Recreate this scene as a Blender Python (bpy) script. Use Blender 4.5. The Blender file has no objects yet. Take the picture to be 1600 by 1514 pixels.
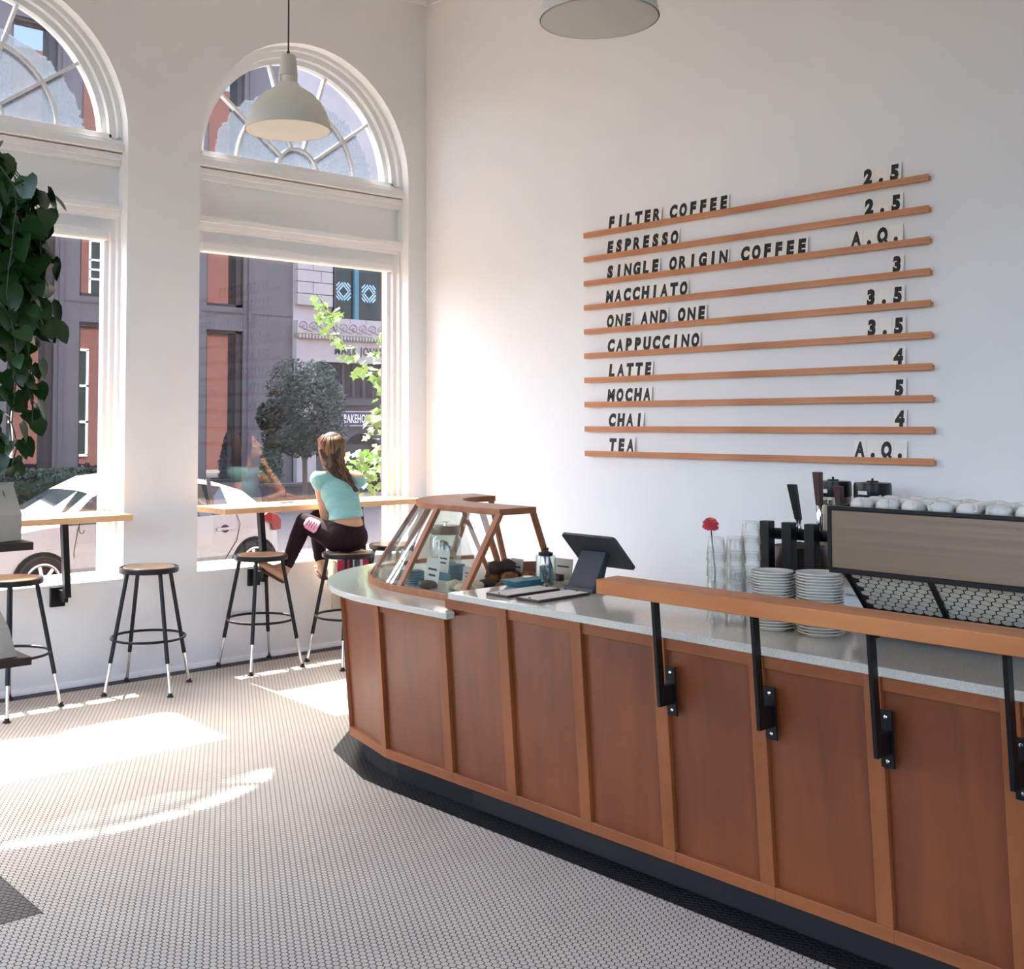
import bpy, bmesh, math, random
import numpy as np
from mathutils import Vector, Matrix

random.seed(11)
SC = bpy.context.scene
COL = SC.collection
PI = math.pi

# ------------------------------------------------------------------ camera, sky, sun, exposure
cam_d = bpy.data.cameras.new('camera')
cam = bpy.data.objects.new('camera', cam_d)
COL.objects.link(cam)
CR = Matrix(((0.76218, 0.02828, 0.64675), (-0.64736, 0.03416, 0.76141), (-0.00056, -0.99902, 0.04435)))
right = CR.col[0]; up = -CR.col[1]; back = -CR.col[2]
cam.matrix_world = Matrix(((right[0], up[0], back[0], -5.98762), (right[1], up[1], back[1], -7.16469),
                           (right[2], up[2], back[2], 1.7), (0, 0, 0, 1)))
cam_d.sensor_fit = 'HORIZONTAL'; cam_d.sensor_width = 36.0
cam_d.lens = 1760.736 / 1600 * 36
cam_d.shift_x = (800 - 680) / 1600; cam_d.shift_y = (585 - 757) / 1600
cam_d.clip_start = 0.05; cam_d.clip_end = 200
SC.camera = cam

SKY_STRENGTH = 0.46
SUN_STRENGTH = 5.0
EXPOSURE = 2.0
w = bpy.data.worlds.new('sky'); SC.world = w; w.use_nodes = True
nt = w.node_tree; nt.nodes.clear()
sky = nt.nodes.new('ShaderNodeTexSky'); sky.sky_type = 'NISHITA'; sky.sun_disc = False
sky.dust_density = 4.8; sky.air_density = 0.82; sky.ozone_density = 0.7; sky.sun_elevation = math.radians(57); sky.sun_rotation = math.radians(2)
bg = nt.nodes.new('ShaderNodeBackground'); bg.inputs['Strength'].default_value = SKY_STRENGTH
wo = nt.nodes.new('ShaderNodeOutputWorld')
nt.links.new(sky.outputs[0], bg.inputs[0]); nt.links.new(bg.outputs[0], wo.inputs[0])

sun_d = bpy.data.lights.new('sun', 'SUN'); sun_d.energy = SUN_STRENGTH; sun_d.angle = math.radians(0.6)
sun_d.color = (1.0, 0.99, 0.98)
sun = bpy.data.objects.new('sun', sun_d); COL.objects.link(sun)
sun.location = (-1, 12, 20)
sun.rotation_euler = Vector((-0.05, -1.0, -1.53)).to_track_quat('-Z', 'Y').to_euler()

vs = SC.view_settings
vs.view_transform = 'Standard'; vs.look = 'None'; vs.gamma = 1.0; vs.exposure = EXPOSURE
vs.use_curve_mapping = False
SC.cycles.use_denoising = True
SC.cycles.max_bounces = 14; SC.cycles.diffuse_bounces = 7; SC.cycles.glossy_bounces = 5
SC.cycles.transmission_bounces = 10; SC.cycles.transparent_max_bounces = 24
SC.cycles.caustics_reflective = False; SC.cycles.caustics_refractive = False
SC.cycles.sample_clamp_indirect = 6.0

# ------------------------------------------------------------------ helpers
def lin(r, g, b):
    def f(c):
        c /= 255.0
        return c / 12.92 if c <= 0.04045 else ((c + 0.055) / 1.055) ** 2.4
    return (f(r), f(g), f(b), 1.0)

class MB:
    def __init__(s): s.v = []; s.f = []
    def add(s, vs, fs):
        o = len(s.v); s.v += [tuple(p) for p in vs]; s.f += [tuple(i + o for i in f) for f in fs]; return s
    def box(s, x0, x1, y0, y1, z0, z1):
        return s.add([(x0, y0, z0), (x1, y0, z0), (x1, y1, z0), (x0, y1, z0), (x0, y0, z1), (x1, y0, z1), (x1, y1, z1), (x0, y1, z1)],
                     [(0, 3, 2, 1), (4, 5, 6, 7), (0, 1, 5, 4), (1, 2, 6, 5), (2, 3, 7, 6), (3, 0, 4, 7)])
    def hexa(s, p):   # eight corners, bottom ring then top ring
        return s.add(p, [(0, 3, 2, 1), (4, 5, 6, 7), (0, 1, 5, 4), (1, 2, 6, 5), (2, 3, 7, 6), (3, 0, 4, 7)])
    def obox(s, c, size, M=None):
        M = M or Matrix.Identity(3); c = Vector(c)
        a, b, d = (x / 2 for x in size)
        return s.hexa([c + M @ Vector(p) for p in ((-a, -b, -d), (a, -b, -d), (a, b, -d), (-a, b, -d), (-a, -b, d), (a, -b, d), (a, b, d), (-a, b, d))])
    def bar(s, p, q, w, h, side=None):
        p, q = Vector(p), Vector(q); d = (q - p).normalized()
        a = Vector(side) if side else (Vector((0, 0, 1)) if abs(d.z) < 0.9 else Vector((1, 0, 0)))
        b = d.cross(a).normalized(); a = b.cross(d).normalized()
        a = a * (w / 2); b = b * (h / 2)
        return s.hexa([p - a - b, p + a - b, p + a + b, p - a + b, q - a - b, q + a - b, q + a + b, q - a + b])
    def tube(s, pts, r, n=8, closed=False):
        pts = [Vector(p) for p in pts]; m = len(pts)
        rs = r if isinstance(r, (list, tuple)) else [r] * m
        ring = []; a = None
        for i, p in enumerate(pts):
            if closed: t = pts[(i + 1) % m] - pts[i - 1]
            else: t = pts[min(i + 1, m - 1)] - pts[max(i - 1, 0)]
            t = t.normalized() if t.length > 1e-9 else Vector((0, 0, 1))
            if a is None:
                a = t.cross(Vector((0, 0, 1)) if abs(t.z) < 0.9 else Vector((1, 0, 0))).normalized()
            else:
                a = (a - t * a.dot(t)); a = a.normalized() if a.length > 1e-6 else t.orthogonal().normalized()
            b = t.cross(a)
            ring.append([p + (a * math.cos(2 * PI * k / n) + b * math.sin(2 * PI * k / n)) * rs[i] for k in range(n)])
        vs_ = [v for rg in ring for v in rg]; fs = []
        for i in range(m if closed else m - 1):
            j = (i + 1) % m
            for k in range(n):
                fs.append((i * n + k, i * n + (k + 1) % n, j * n + (k + 1) % n, j * n + k))
        if not closed:
            fs.append(tuple(range(n))[::-1]); fs.append(tuple((m - 1) * n + k for k in range(n)))
        return s.add(vs_, fs)
    def lathe(s, prof, n=24, c=(0, 0, 0)):
        vs_ = []; fs = []; m = len(prof)
        for r, z in prof:
            for k in range(n):
                a = 2 * PI * k / n; vs_.append((c[0] + r * math.cos(a), c[1] + r * math.sin(a), c[2] + z))
        for i in range(m - 1):
            for k in range(n):
                fs.append((i * n + k, i * n + (k + 1) % n, (i + 1) * n + (k + 1) % n, (i + 1) * n + k))
        if prof[0][0] > 1e-6: fs.append(tuple(range(n))[::-1])
        if prof[-1][0] > 1e-6: fs.append(tuple((m - 1) * n + k for k in range(n)))
        return s.add(vs_, fs)
    def shell(s, prof, n=24, c=(0, 0, 0)):   # closed profile loop (r, z) spun round: a thin-walled vessel
        vs_ = []; fs = []; m = len(prof)
        for r, z in prof:
            for k in range(n):
                a = 2 * PI * k / n; vs_.append((c[0] + r * math.cos(a), c[1] + r * math.sin(a), c[2] + z))
        for i in range(m):
            j = (i + 1) % m
            for k in range(n):
                fs.append((i * n + k, i * n + (k + 1) % n, j * n + (k + 1) % n, j * n + k))
        return s.add(vs_, fs)
    def prism(s, poly, z0, z1):
        n = len(poly)
        return s.add([(x, y, z0) for x, y in poly] + [(x, y, z1) for x, y in poly],
                     [tuple(range(n))[::-1], tuple(range(n, 2 * n))] + [(i, (i + 1) % n, n + (i + 1) % n, n + i) for i in range(n)])
    def extr(s, poly, vec):
        n = len(poly); vec = Vector(vec); p = [Vector(q) for q in poly]
        return s.add(p + [q + vec for q in p],
                     [tuple(range(n))[::-1], tuple(range(n, 2 * n))] + [(i, (i + 1) % n, n + (i + 1) % n, n + i) for i in range(n)])
    def ell(s, c, r, n=14, m=9, M=None):
        c = Vector(c); M = M or Matrix.Identity(3)
        if not isinstance(r, (tuple, list)): r = (r, r, r)
        vs_ = [c + M @ Vector((0, 0, -r[2]))]; fs = []
        for i in range(1, m):
            t = -PI / 2 + PI * i / m
            for k in range(n):
                a = 2 * PI * k / n
                vs_.append(c + M @ Vector((r[0] * math.cos(t) * math.cos(a), r[1] * math.cos(t) * math.sin(a), r[2] * math.sin(t))))
        vs_.append(c + M @ Vector((0, 0, r[2])))
        for k in range(n): fs.append((0, 1 + (k + 1) % n, 1 + k))
        for i in range(m - 2):
            for k in range(n):
                fs.append((1 + i * n + k, 1 + i * n + (k + 1) % n, 1 + (i + 1) * n + (k + 1) % n, 1 + (i + 1) * n + k))
        L = len(vs_) - 1
        for k in range(n): fs.append((L, 1 + (m - 2) * n + k, 1 + (m - 2) * n + (k + 1) % n))
        return s.add(vs_, fs)
    def cap(s, p, q, r1, r2, n=12):   # tapered capsule
        s.tube([p, q], [r1, r2], n); s.ell(p, r1, n, 8); s.ell(q, r2, n, 8); return s
    def mesh(s, name):
        me = bpy.data.meshes.new(name); me.from_pydata(s.v, [], s.f); me.update()
        bm = bmesh.new(); bm.from_mesh(me); bmesh.ops.recalc_face_normals(bm, faces=bm.faces); bm.to_mesh(me); bm.free()
        return me
    def build(s, name, mat, parent=None, smooth=False, bevel=0):
        me = s.mesh(name)
        return link(name, me, mat, parent, smooth, bevel)

def link(name, me, mat, parent=None, smooth=False, bevel=0):
    o = bpy.data.objects.new(name, me); COL.objects.link(o)
    if mat and not me.materials: me.materials.append(mat)
    if parent: o.parent = parent
    if smooth:
        me.polygons.foreach_set('use_smooth', [True] * len(me.polygons))
        if smooth != 'all':
            me.set_sharp_from_angle(angle=math.radians(38))
    if bevel:
        b = o.modifiers.new('bevel', 'BEVEL'); b.width = bevel; b.segments = 2; b.limit_method = 'ANGLE'
    return o

def tag(o, label, cat, group=None):
    o['label'] = label; o['category'] = cat
    if group: o['group'] = group
    return o

def thing(name, label, cat, loc=(0, 0, 0), rz=0.0, group=None):
    o = bpy.data.objects.new(name, None); COL.objects.link(o); o.empty_display_size = 0.05
    o.location = loc; o.rotation_euler = (0, 0, rz)
    return tag(o, label, cat, group)

def struct(o):
    o['kind'] = 'structure'; return o

def sempty(name, loc=(0, 0, 0)):
    o = bpy.data.objects.new(name, None); COL.objects.link(o); o.empty_display_size = 0.05
    o.location = loc; return struct(o)

def dup(root, loc, rz=0.0, label=None, group=None):
    r = root.copy(); COL.objects.link(r); r.location = loc; r.rotation_euler = (0, 0, rz)
    if label: r['label'] = label
    if group: r['group'] = group
    for ch in list(root.children):
        c = ch.copy(); COL.objects.link(c); c.parent = r
        for g in list(ch.children):
            d = g.copy(); COL.objects.link(d); d.parent = c
    return r

def rotz(a): return Matrix.Rotation(a, 3, 'Z')

# ------------------------------------------------------------------ materials
def P(name, col, rough=0.5, metal=0.0, var=None, bump=None, spec=None, ior=None, trans=0.0, coat=0.0, sheen=0.0, aniso=None):
    m = bpy.data.materials.new(name); m.use_nodes = True
    nt = m.node_tree; b = nt.nodes['Principled BSDF']
    b.inputs['Base Color'].default_value = col; b.inputs['Roughness'].default_value = rough
    b.inputs['Metallic'].default_value = metal
    if spec is not None: b.inputs['Specular IOR Level'].default_value = spec
    if ior: b.inputs['IOR'].default_value = ior
    if trans: b.inputs['Transmission Weight'].default_value = trans
    if coat: b.inputs['Coat Weight'].default_value = coat; b.inputs['Coat Roughness'].default_value = 0.3
    if sheen: b.inputs['Sheen Weight'].default_value = sheen
    tc = None
    if var or bump:
        tc = nt.nodes.new('ShaderNodeTexCoord')
    if var:
        sc, amt = var[0], var[1]; stretch = var[2] if len(var) > 2 else (1, 1, 1)
        mp = nt.nodes.new('ShaderNodeMapping'); mp.inputs['Scale'].default_value = stretch
        nz = nt.nodes.new('ShaderNodeTexNoise'); nz.inputs['Scale'].default_value = sc; nz.inputs['Detail'].default_value = 5
        mx = nt.nodes.new('ShaderNodeMix'); mx.data_type = 'RGBA'
        c2 = var[3] if len(var) > 3 else tuple(max(0, c * (1 - amt)) for c in col[:3]) + (1,)
        c1 = tuple(min(1, c * (1 + amt * 0.5)) for c in col[:3]) + (1,)
        rp = nt.nodes.new('ShaderNodeMapRange'); rp.inputs['From Min'].default_value = 0.3; rp.inputs['From Max'].default_value = 0.7
        nt.links.new(tc.outputs['Object'], mp.inputs[0]); nt.links.new(mp.outputs[0], nz.inputs['Vector'])
        nt.links.new(nz.outputs['Fac'], rp.inputs['Value']); nt.links.new(rp.outputs[0], mx.inputs['Factor'])
        mx.inputs['A'].default_value = c1; mx.inputs['B'].default_value = c2
        nt.links.new(mx.outputs['Result'], b.inputs['Base Color'])
    if bump:
        sc, st = bump[0], bump[1]; stretch = bump[2] if len(bump) > 2 else (1, 1, 1)
        mp = nt.nodes.new('ShaderNodeMapping'); mp.inputs['Scale'].default_value = stretch
        nz = nt.nodes.new('ShaderNodeTexNoise'); nz.inputs['Scale'].default_value = sc; nz.inputs['Detail'].default_value = 4
        bp = nt.nodes.new('ShaderNodeBump'); bp.inputs['Strength'].default_value = st; bp.inputs['Distance'].default_value = 0.02
        nt.links.new(tc.outputs['Object'], mp.inputs[0]); nt.links.new(mp.outputs[0], nz.inputs['Vector'])
        nt.links.new(nz.outputs['Fac'], bp.inputs['Height']); nt.links.new(bp.outputs[0], b.inputs['Normal'])
    return m

def wood(name, c1, c2, rough, stretch, scale=14, coat=0.0):
    m = P(name, c1, rough, coat=coat); nt = m.node_tree; b = nt.nodes['Principled BSDF']
    tc = nt.nodes.new('ShaderNodeTexCoord'); mp = nt.nodes.new('ShaderNodeMapping'); mp.inputs['Scale'].default_value = stretch
    nz = nt.nodes.new('ShaderNodeTexNoise'); nz.inputs['Scale'].default_value = scale; nz.inputs['Detail'].default_value = 7; nz.inputs['Distortion'].default_value = 0.6
    n2 = nt.nodes.new('ShaderNodeTexNoise'); n2.inputs['Scale'].default_value = 2.2; n2.inputs['Detail'].default_value = 3
    ad = nt.nodes.new('ShaderNodeMath'); ad.operation = 'ADD'
    rp = nt.nodes.new('ShaderNodeMapRange'); rp.inputs['From Min'].default_value = 0.7; rp.inputs['From Max'].default_value = 1.3
    mx = nt.nodes.new('ShaderNodeMix'); mx.data_type = 'RGBA'; mx.inputs['A'].default_value = c1; mx.inputs['B'].default_value = c2
    nt.links.new(tc.outputs['Object'], mp.inputs[0]); nt.links.new(mp.outputs[0], nz.inputs['Vector']); nt.links.new(tc.outputs['Object'], n2.inputs['Vector'])
    nt.links.new(nz.outputs['Fac'], ad.inputs[0]); nt.links.new(n2.outputs['Fac'], ad.inputs[1]); nt.links.new(ad.outputs[0], rp.inputs['Value'])
    nt.links.new(rp.outputs[0], mx.inputs['Factor']); nt.links.new(mx.outputs['Result'], b.inputs['Base Color'])
    return m

def glass_mat(name, tint=(0.97, 0.98, 0.98, 1), f0=0.05, film=None, rough=0.0, power=5):
    m = bpy.data.materials.new(name); m.use_nodes = True; nt = m.node_tree; nt.nodes.clear()
    out = nt.nodes.new('ShaderNodeOutputMaterial'); tr = nt.nodes.new('ShaderNodeBsdfTransparent'); tr.inputs[0].default_value = tint
    gl = nt.nodes.new('ShaderNodeBsdfGlossy'); gl.inputs['Roughness'].default_value = rough
    lw = nt.nodes.new('ShaderNodeLayerWeight'); lw.inputs['Blend'].default_value = 0.5
    pw = nt.nodes.new('ShaderNodeMath'); pw.operation = 'POWER'; pw.inputs[1].default_value = power
    mr = nt.nodes.new('ShaderNodeMapRange'); mr.inputs['To Min'].default_value = f0
    mx = nt.nodes.new('ShaderNodeMixShader')
    nt.links.new(lw.outputs['Facing'], pw.inputs[0]); nt.links.new(pw.outputs[0], mr.inputs['Value'])
    nt.links.new(mr.outputs[0], mx.inputs[0]); nt.links.new(tr.outputs[0], mx.inputs[1]); nt.links.new(gl.outputs[0], mx.inputs[2])
    last = mx
    if film:   # dusty film on the inside of the pane, with its own torn edge: film = (cx, cz, radius, strength)
        tc = nt.nodes.new('ShaderNodeTexCoord')
        sep = nt.nodes.new('ShaderNodeVectorMath'); sep.operation = 'SUBTRACT'; sep.inputs[1].default_value = (film[0], 0, film[1])
        flat = nt.nodes.new('ShaderNodeVectorMath'); flat.operation = 'MULTIPLY'; flat.inputs[1].default_value = (1, 0, 1.18)
        ln = nt.nodes.new('ShaderNodeVectorMath'); ln.operation = 'LENGTH'
        nz = nt.nodes.new('ShaderNodeTexNoise'); nz.inputs['Scale'].default_value = 14; nz.inputs['Detail'].default_value = 9; nz.inputs['Roughness'].default_value = 0.7
        ma = nt.nodes.new('ShaderNodeMath'); ma.operation = 'MULTIPLY_ADD'; ma.inputs[1].default_value = 0.16
        sm = nt.nodes.new('ShaderNodeMapRange'); sm.inputs['From Min'].default_value = film[2] + 0.075; sm.inputs['From Max'].default_value = film[2] + 0.085
        sm.inputs['To Min'].default_value = film[3]; sm.inputs['To Max'].default_value = 0.02
        n3 = nt.nodes.new('ShaderNodeTexNoise'); n3.inputs['Scale'].default_value = 60; n3.inputs['Detail'].default_value = 3
        m3 = nt.nodes.new('ShaderNodeMapRange'); m3.inputs['From Min'].default_value = 0.3; m3.inputs['From Max'].default_value = 0.7; m3.inputs['To Min'].default_value = 0.75; m3.inputs['To Max'].default_value = 1.15
        mu = nt.nodes.new('ShaderNodeMath'); mu.operation = 'MULTIPLY'
        df = nt.nodes.new('ShaderNodeBsdfTranslucent'); df.inputs[0].default_value = (0.088, 0.104, 0.124, 1)
        mx2 = nt.nodes.new('ShaderNodeMixShader')
        nt.links.new(tc.outputs['Object'], sep.inputs[0]); nt.links.new(sep.outputs[0], flat.inputs[0]); nt.links.new(flat.outputs[0], ln.inputs[0])
        nt.links.new(tc.outputs['Object'], nz.inputs['Vector']); nt.links.new(tc.outputs['Object'], n3.inputs['Vector'])
        nt.links.new(nz.outputs['Fac'], ma.inputs[0]); nt.links.new(ln.outputs['Value'], ma.inputs[2])
        nt.links.new(ma.outputs[0], sm.inputs['Value']); nt.links.new(n3.outputs['Fac'], m3.inputs['Value'])
        nt.links.new(sm.outputs[0], mu.inputs[0]); nt.links.new(m3.outputs[0], mu.inputs[1])
        nt.links.new(mu.outputs[0], mx2.inputs[0]); nt.links.new(mx.outputs[0], mx2.inputs[1]); nt.links.new(df.outputs[0], mx2.inputs[2])
        last = mx2
    nt.links.new(last.outputs[0], out.inputs[0])
    return m

M = {}
M['wall'] = P('plaster_white', (0.87, 0.87, 0.86, 1), 0.85, var=(1.3, 0.03), bump=(260, 0.06))
M['trim'] = P('trim_white', (0.87, 0.87, 0.86, 1), 0.45)
M['ceil'] = P('ceiling_white', (0.88, 0.88, 0.87, 1), 0.9)
M['grout'] = P('grout_dark', lin(34, 31, 28), 0.9, var=(9, 0.3))
M['tile'] = P('tile_white', lin(200, 193, 181), 0.5, var=(3.0, 0.06), spec=0.2)
M['tile_black'] = P('tile_black', lin(24, 25, 27), 0.45, var=(5, 0.3))
M['ply'] = wood('maple_panel', lin(136, 71, 35), lin(106, 53, 25), 0.36, (1, 1, 0.12), 10, coat=0.35)
M['stile'] = wood('maple_stile', lin(156, 90, 49), lin(130, 71, 36), 0.42, (1, 1, 0.08), 16)
M['rail'] = wood('maple_rail', lin(156, 90, 49), lin(130, 71, 36), 0.42, (1, 0.08, 1), 16)
M['ledge'] = wood('maple_ledge', lin(206, 134, 78), lin(178, 104, 54), 0.38, (1, 0.06, 1), 16)
M['barwood'] = wood('maple_bar', lin(230, 186, 140), lin(208, 156, 106), 0.4, (0.06, 1, 1), 16)
M['casewood'] = wood('cherry_case', lin(176, 110, 64), lin(138, 78, 42), 0.4, (1, 1, 0.3), 12)
M['railwood'] = wood('fir_rail', lin(214, 152, 108), lin(176, 108, 66), 0.5, (1, 0.035, 1), 22)
M['darkwood'] = wood('walnut_shelf', lin(74, 48, 36), lin(50, 32, 25), 0.5, (0.08, 1, 1), 14)
M['stone'] = P('quartz_top', lin(208, 204, 190), 0.09, var=(160, 0.16), spec=0.6)
M['black'] = P('black_steel', lin(13, 14, 15), 0.38, spec=0.4)
M['matte_black'] = P('black_matte', lin(12, 12, 13), 0.6, spec=0.3)
M['toe'] = P('toe_kick_black', lin(13, 14, 15), 0.6)
M['chrome'] = P('chrome', (0.86, 0.86, 0.86, 1), 0.12, 1.0)
M['steel'] = P('brushed_steel', (0.27, 0.22, 0.165, 1), 0.36, 1.0, bump=(40, 0.04, (1, 0.02, 1)))
M['rubber'] = P('rubber_brown', lin(52, 34, 28), 0.8)
M['seat'] = P('seat_hardboard', lin(176, 140, 104), 0.3, var=(30, 0.2), coat=0.2)
M['glass'] = glass_mat('window_glass', f0=0.036)
M['caseglass'] = glass_mat('display_glass', (0.94, 0.97, 0.96, 1), 0.05)
M['film'] = glass_mat('hazed_glass', f0=0.05, film=(0, 3.03, 0.72, 0.62))
M['tumbler'] = glass_mat('tumbler_glass', (0.985, 0.99, 0.985, 1), 0.045, power=3)
M['jar'] = glass_mat('jar_glass', (0.93, 0.96, 0.95, 1), 0.10)
M['china'] = P('china_white', lin(226, 222, 212), 0.22)
M['letter'] = P('letter_black', lin(24, 24, 26), 0.6)
M['tilecard'] = P('letter_card', lin(244, 238, 228), 0.7, var=(12, 0.05))
M['shade_out'] = P('enamel_outer', lin(216, 211, 196), 0.42)
M['shade_in'] = P('enamel_inner', lin(244, 236, 222), 0.55)
M['cord'] = P('cord_dark', lin(60, 56, 50), 0.7)
M['leaf'] = P('pothos_leaf', lin(36, 70, 22), 0.34, var=(26, 0.5))
M['stem'] = P('pothos_stem', lin(58, 66, 34), 0.6)
M['paper'] = P('kraft_paper', lin(204, 190, 168), 0.85, var=(14, 0.12), bump=(20, 0.3))
M['card'] = P('white_card', lin(222, 218, 208), 0.8)
M['cardk'] = P('beige_card', lin(186, 176, 156), 0.8)
M['ink'] = P('ink', lin(52, 50, 50), 0.8)
M['pastry'] = P('baked_brown', lin(150, 88, 44), 0.7, var=(40, 0.6), bump=(70, 0.6))
M['choc'] = P('chocolate', lin(64, 38, 28), 0.6, var=(40, 0.4), bump=(80, 0.5))
M['cream'] = P('cream_bake', lin(226, 206, 170), 0.7, var=(40, 0.3), bump=(60, 0.4))
M['teal'] = P('teal_paper', lin(70, 128, 142), 0.5, var=(30, 0.3))
M['skin'] = P('skin', lin(214, 160, 124), 0.5, var=(8, 0.08))
M['shirt'] = P('mint_jersey', lin(140, 190, 184), 0.85, bump=(26, 0.5, (0.6, 0.6, 2.4)), sheen=0.2)
M['legging'] = P('plum_knit', lin(36, 15, 21), 0.8, var=(20, 0.2), spec=0.2)
M['hair'] = P('brown_hair', lin(70, 48, 36), 0.7, var=(30, 0.55, (1, 1, 0.2)))
M['pink'] = P('pink_print', lin(226, 150, 172), 0.7)
M['flip'] = P('sandal_brown', lin(92, 52, 40), 0.7)
M['petal'] = P('zinnia_pink', lin(222, 84, 96), 0.6)
M['yellow'] = P('zinnia_centre', lin(214, 140, 60), 0.7)
M['tower'] = P('tower_black', lin(16, 17, 18), 0.35, spec=0.4)
M['handle'] = wood('tap_walnut', lin(84, 48, 36), lin(54, 32, 26), 0.4, (1, 1, 0.1), 18)
M['tablet'] = P('tablet_grey', lin(58, 60, 62), 0.42)
M['tabstand'] = P('tablet_stand', lin(44, 48, 54), 0.5)
M['screen'] = P('screen_black', lin(12, 12, 14), 0.08)
# street
M['brick'] = None
M['lav'] = P('grey_limestone', lin(106, 104, 104), 0.85, var=(2.2, 0.10), bump=(60, 0.1))
M['lavdark'] = P('grey_pilaster', lin(98, 95, 98), 0.85)
M['winframe'] = P('window_bronze', lin(38, 36, 40), 0.4)
M['mirror'] = P('reflective_glazing', lin(36, 40, 46), 0.015, ior=2.9)
M['terra'] = P('terracotta_white', lin(172, 168, 164), 0.6, var=(3, 0.08))
M['terra_line'] = P('terracotta_relief', lin(140, 135, 142), 0.7)
M['buff'] = P('buff_dentil', lin(150, 128, 100), 0.8)
M['stonedk'] = P('dark_storefront', lin(70, 64, 68), 0.8, var=(2, 0.15))
M['navy'] = P('sign_navy', lin(54, 56, 74), 0.6)
M['signwhite'] = P('sign_white', lin(232, 230, 228), 0.7)
M['decal'] = P('decal_blue', lin(168, 212, 228), 0.6)
M['darkglass'] = P('shop_glass', lin(40, 48, 46), 0.05, ior=1.25)
M['asphalt'] = P('asphalt', lin(84, 80, 80), 0.95, var=(6, 0.2), bump=(80, 0.3))
M['walk'] = P('sidewalk_concrete', lin(130, 124, 118), 0.9, var=(4, 0.12), bump=(50, 0.15))
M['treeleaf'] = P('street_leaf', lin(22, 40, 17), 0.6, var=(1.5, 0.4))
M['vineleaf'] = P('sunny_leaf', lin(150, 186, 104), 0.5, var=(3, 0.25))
M['bark'] = P('bark_grey', lin(92, 78, 68), 0.9, bump=(40, 0.4))
M['hedge'] = P('hedge_leaf', lin(44, 64, 42), 0.7, var=(3, 0.4))
M['carpaint'] = P('silver_paint', lin(166, 170, 176), 0.28, 0.35, coat=0.6)
M['carglass'] = P('car_glass', lin(26, 32, 34), 0.03, ior=1.7)
M['tyre'] = P('tyre', lin(34, 33, 33), 0.8)
M['alloy'] = P('alloy', (0.78, 0.78, 0.8, 1), 0.25, 1.0)
M['taillight'] = P('tail_lamp_red', lin(116, 10, 16), 0.12, coat=0.5)
M['seam'] = P('panel_gap', lin(60, 58, 58), 0.8)

def brick_mat():
    m = P('red_brick', lin(170, 86, 66), 0.9); nt = m.node_tree; b = nt.nodes['Principled BSDF']
    tc = nt.nodes.new('ShaderNodeTexCoord'); sx = nt.nodes.new('ShaderNodeSeparateXYZ'); cb = nt.nodes.new('ShaderNodeCombineXYZ')
    ad = nt.nodes.new('ShaderNodeMath'); ad.operation = 'ADD'
    br = nt.nodes.new('ShaderNodeTexBrick'); br.inputs['Scale'].default_value = 1.0
    br.inputs['Color1'].default_value = lin(112, 58, 46); br.inputs['Color2'].default_value = lin(94, 48, 40); br.inputs['Mortar'].default_value = lin(116, 100, 92)
    br.inputs['Mortar Size'].default_value = 0.006; br.inputs['Brick Width'].default_value = 0.215; br.inputs['Row Height'].default_value = 0.075
    nt.links.new(tc.outputs['Object'], sx.inputs[0]); nt.links.new(sx.outputs['X'], ad.inputs[0]); nt.links.new(sx.outputs['Y'], ad.inputs[1])
    nt.links.new(ad.outputs[0], cb.inputs['X']); nt.links.new(sx.outputs['Z'], cb.inputs['Y'])
    nt.links.new(cb.outputs[0], br.inputs['Vector']); nt.links.new(br.outputs['Color'], b.inputs['Base Color'])
    return m
M['brick'] = brick_mat()

# ================================================================== THE ROOM
XW, YS, ZC = -9.86, -10.2, 5.36           # west wall, south wall, ceiling
BAYS = [-1.145, -3.609, -6.073, -8.537]   # arched window centres
HW, ZSILL, ZSPR = 0.956, 0.652, 3.672

def arcade(mb, y0, y1, x0, x1, z0, z1, centres, hw, zs, zsp, n=28):
    edges = [x1] + [(a + b) / 2 for a, b in zip(centres[:-1], centres[1:])] + [x0]
    for i, xc in enumerate(centres):
        xr, xl = edges[i], edges[i + 1]
        arc = [(xc - hw * math.cos(PI * k / n), zsp + hw * math.sin(PI * k / n)) for k in range(n + 1)]
        quads = [((xl, z0), (xr, z0), (xr, zs), (xl, zs)), ((xl, zs), (xc - hw, zs), (xc - hw, zsp), (xl, zsp)),
                 ((xc + hw, zs), (xr, zs), (xr, zsp), (xc + hw, zsp)), ((xl, zsp), (xc - hw, zsp), (xc - hw, z1), (xl, z1)),
                 ((xc + hw, zsp), (xr, zsp), (xr, z1), (xc + hw, z1))]
        for k in range(n):
            a, b = arc[k], arc[k + 1]; quads.append((a, b, (b[0], z1), (a[0], z1)))
        for q in quads:
            for y in (y0, y1): mb.add([(x, y, z) for x, z in q], [(0, 1, 2, 3)])
        loop = [(xc - hw, zs)] + arc + [(xc + hw, zs)]
        for k in range(len(loop)):
            a, b = loop[k], loop[(k + 1) % len(loop)]
            mb.add([(a[0], y0, a[1]), (b[0], y0, b[1]), (b[0], y1, b[1]), (a[0], y1, a[1])], [(0, 1, 2, 3)])
    for z in (z0, z1): mb.add([(x0, y0, z), (x1, y0, z), (x1, y1, z), (x0, y1, z)], [(0, 1, 2, 3)])
    for x in (x0, x1): mb.add([(x, y0, z0), (x, y1, z0), (x, y1, z1), (x, y0, z1)], [(0, 1, 2, 3)])

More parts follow.
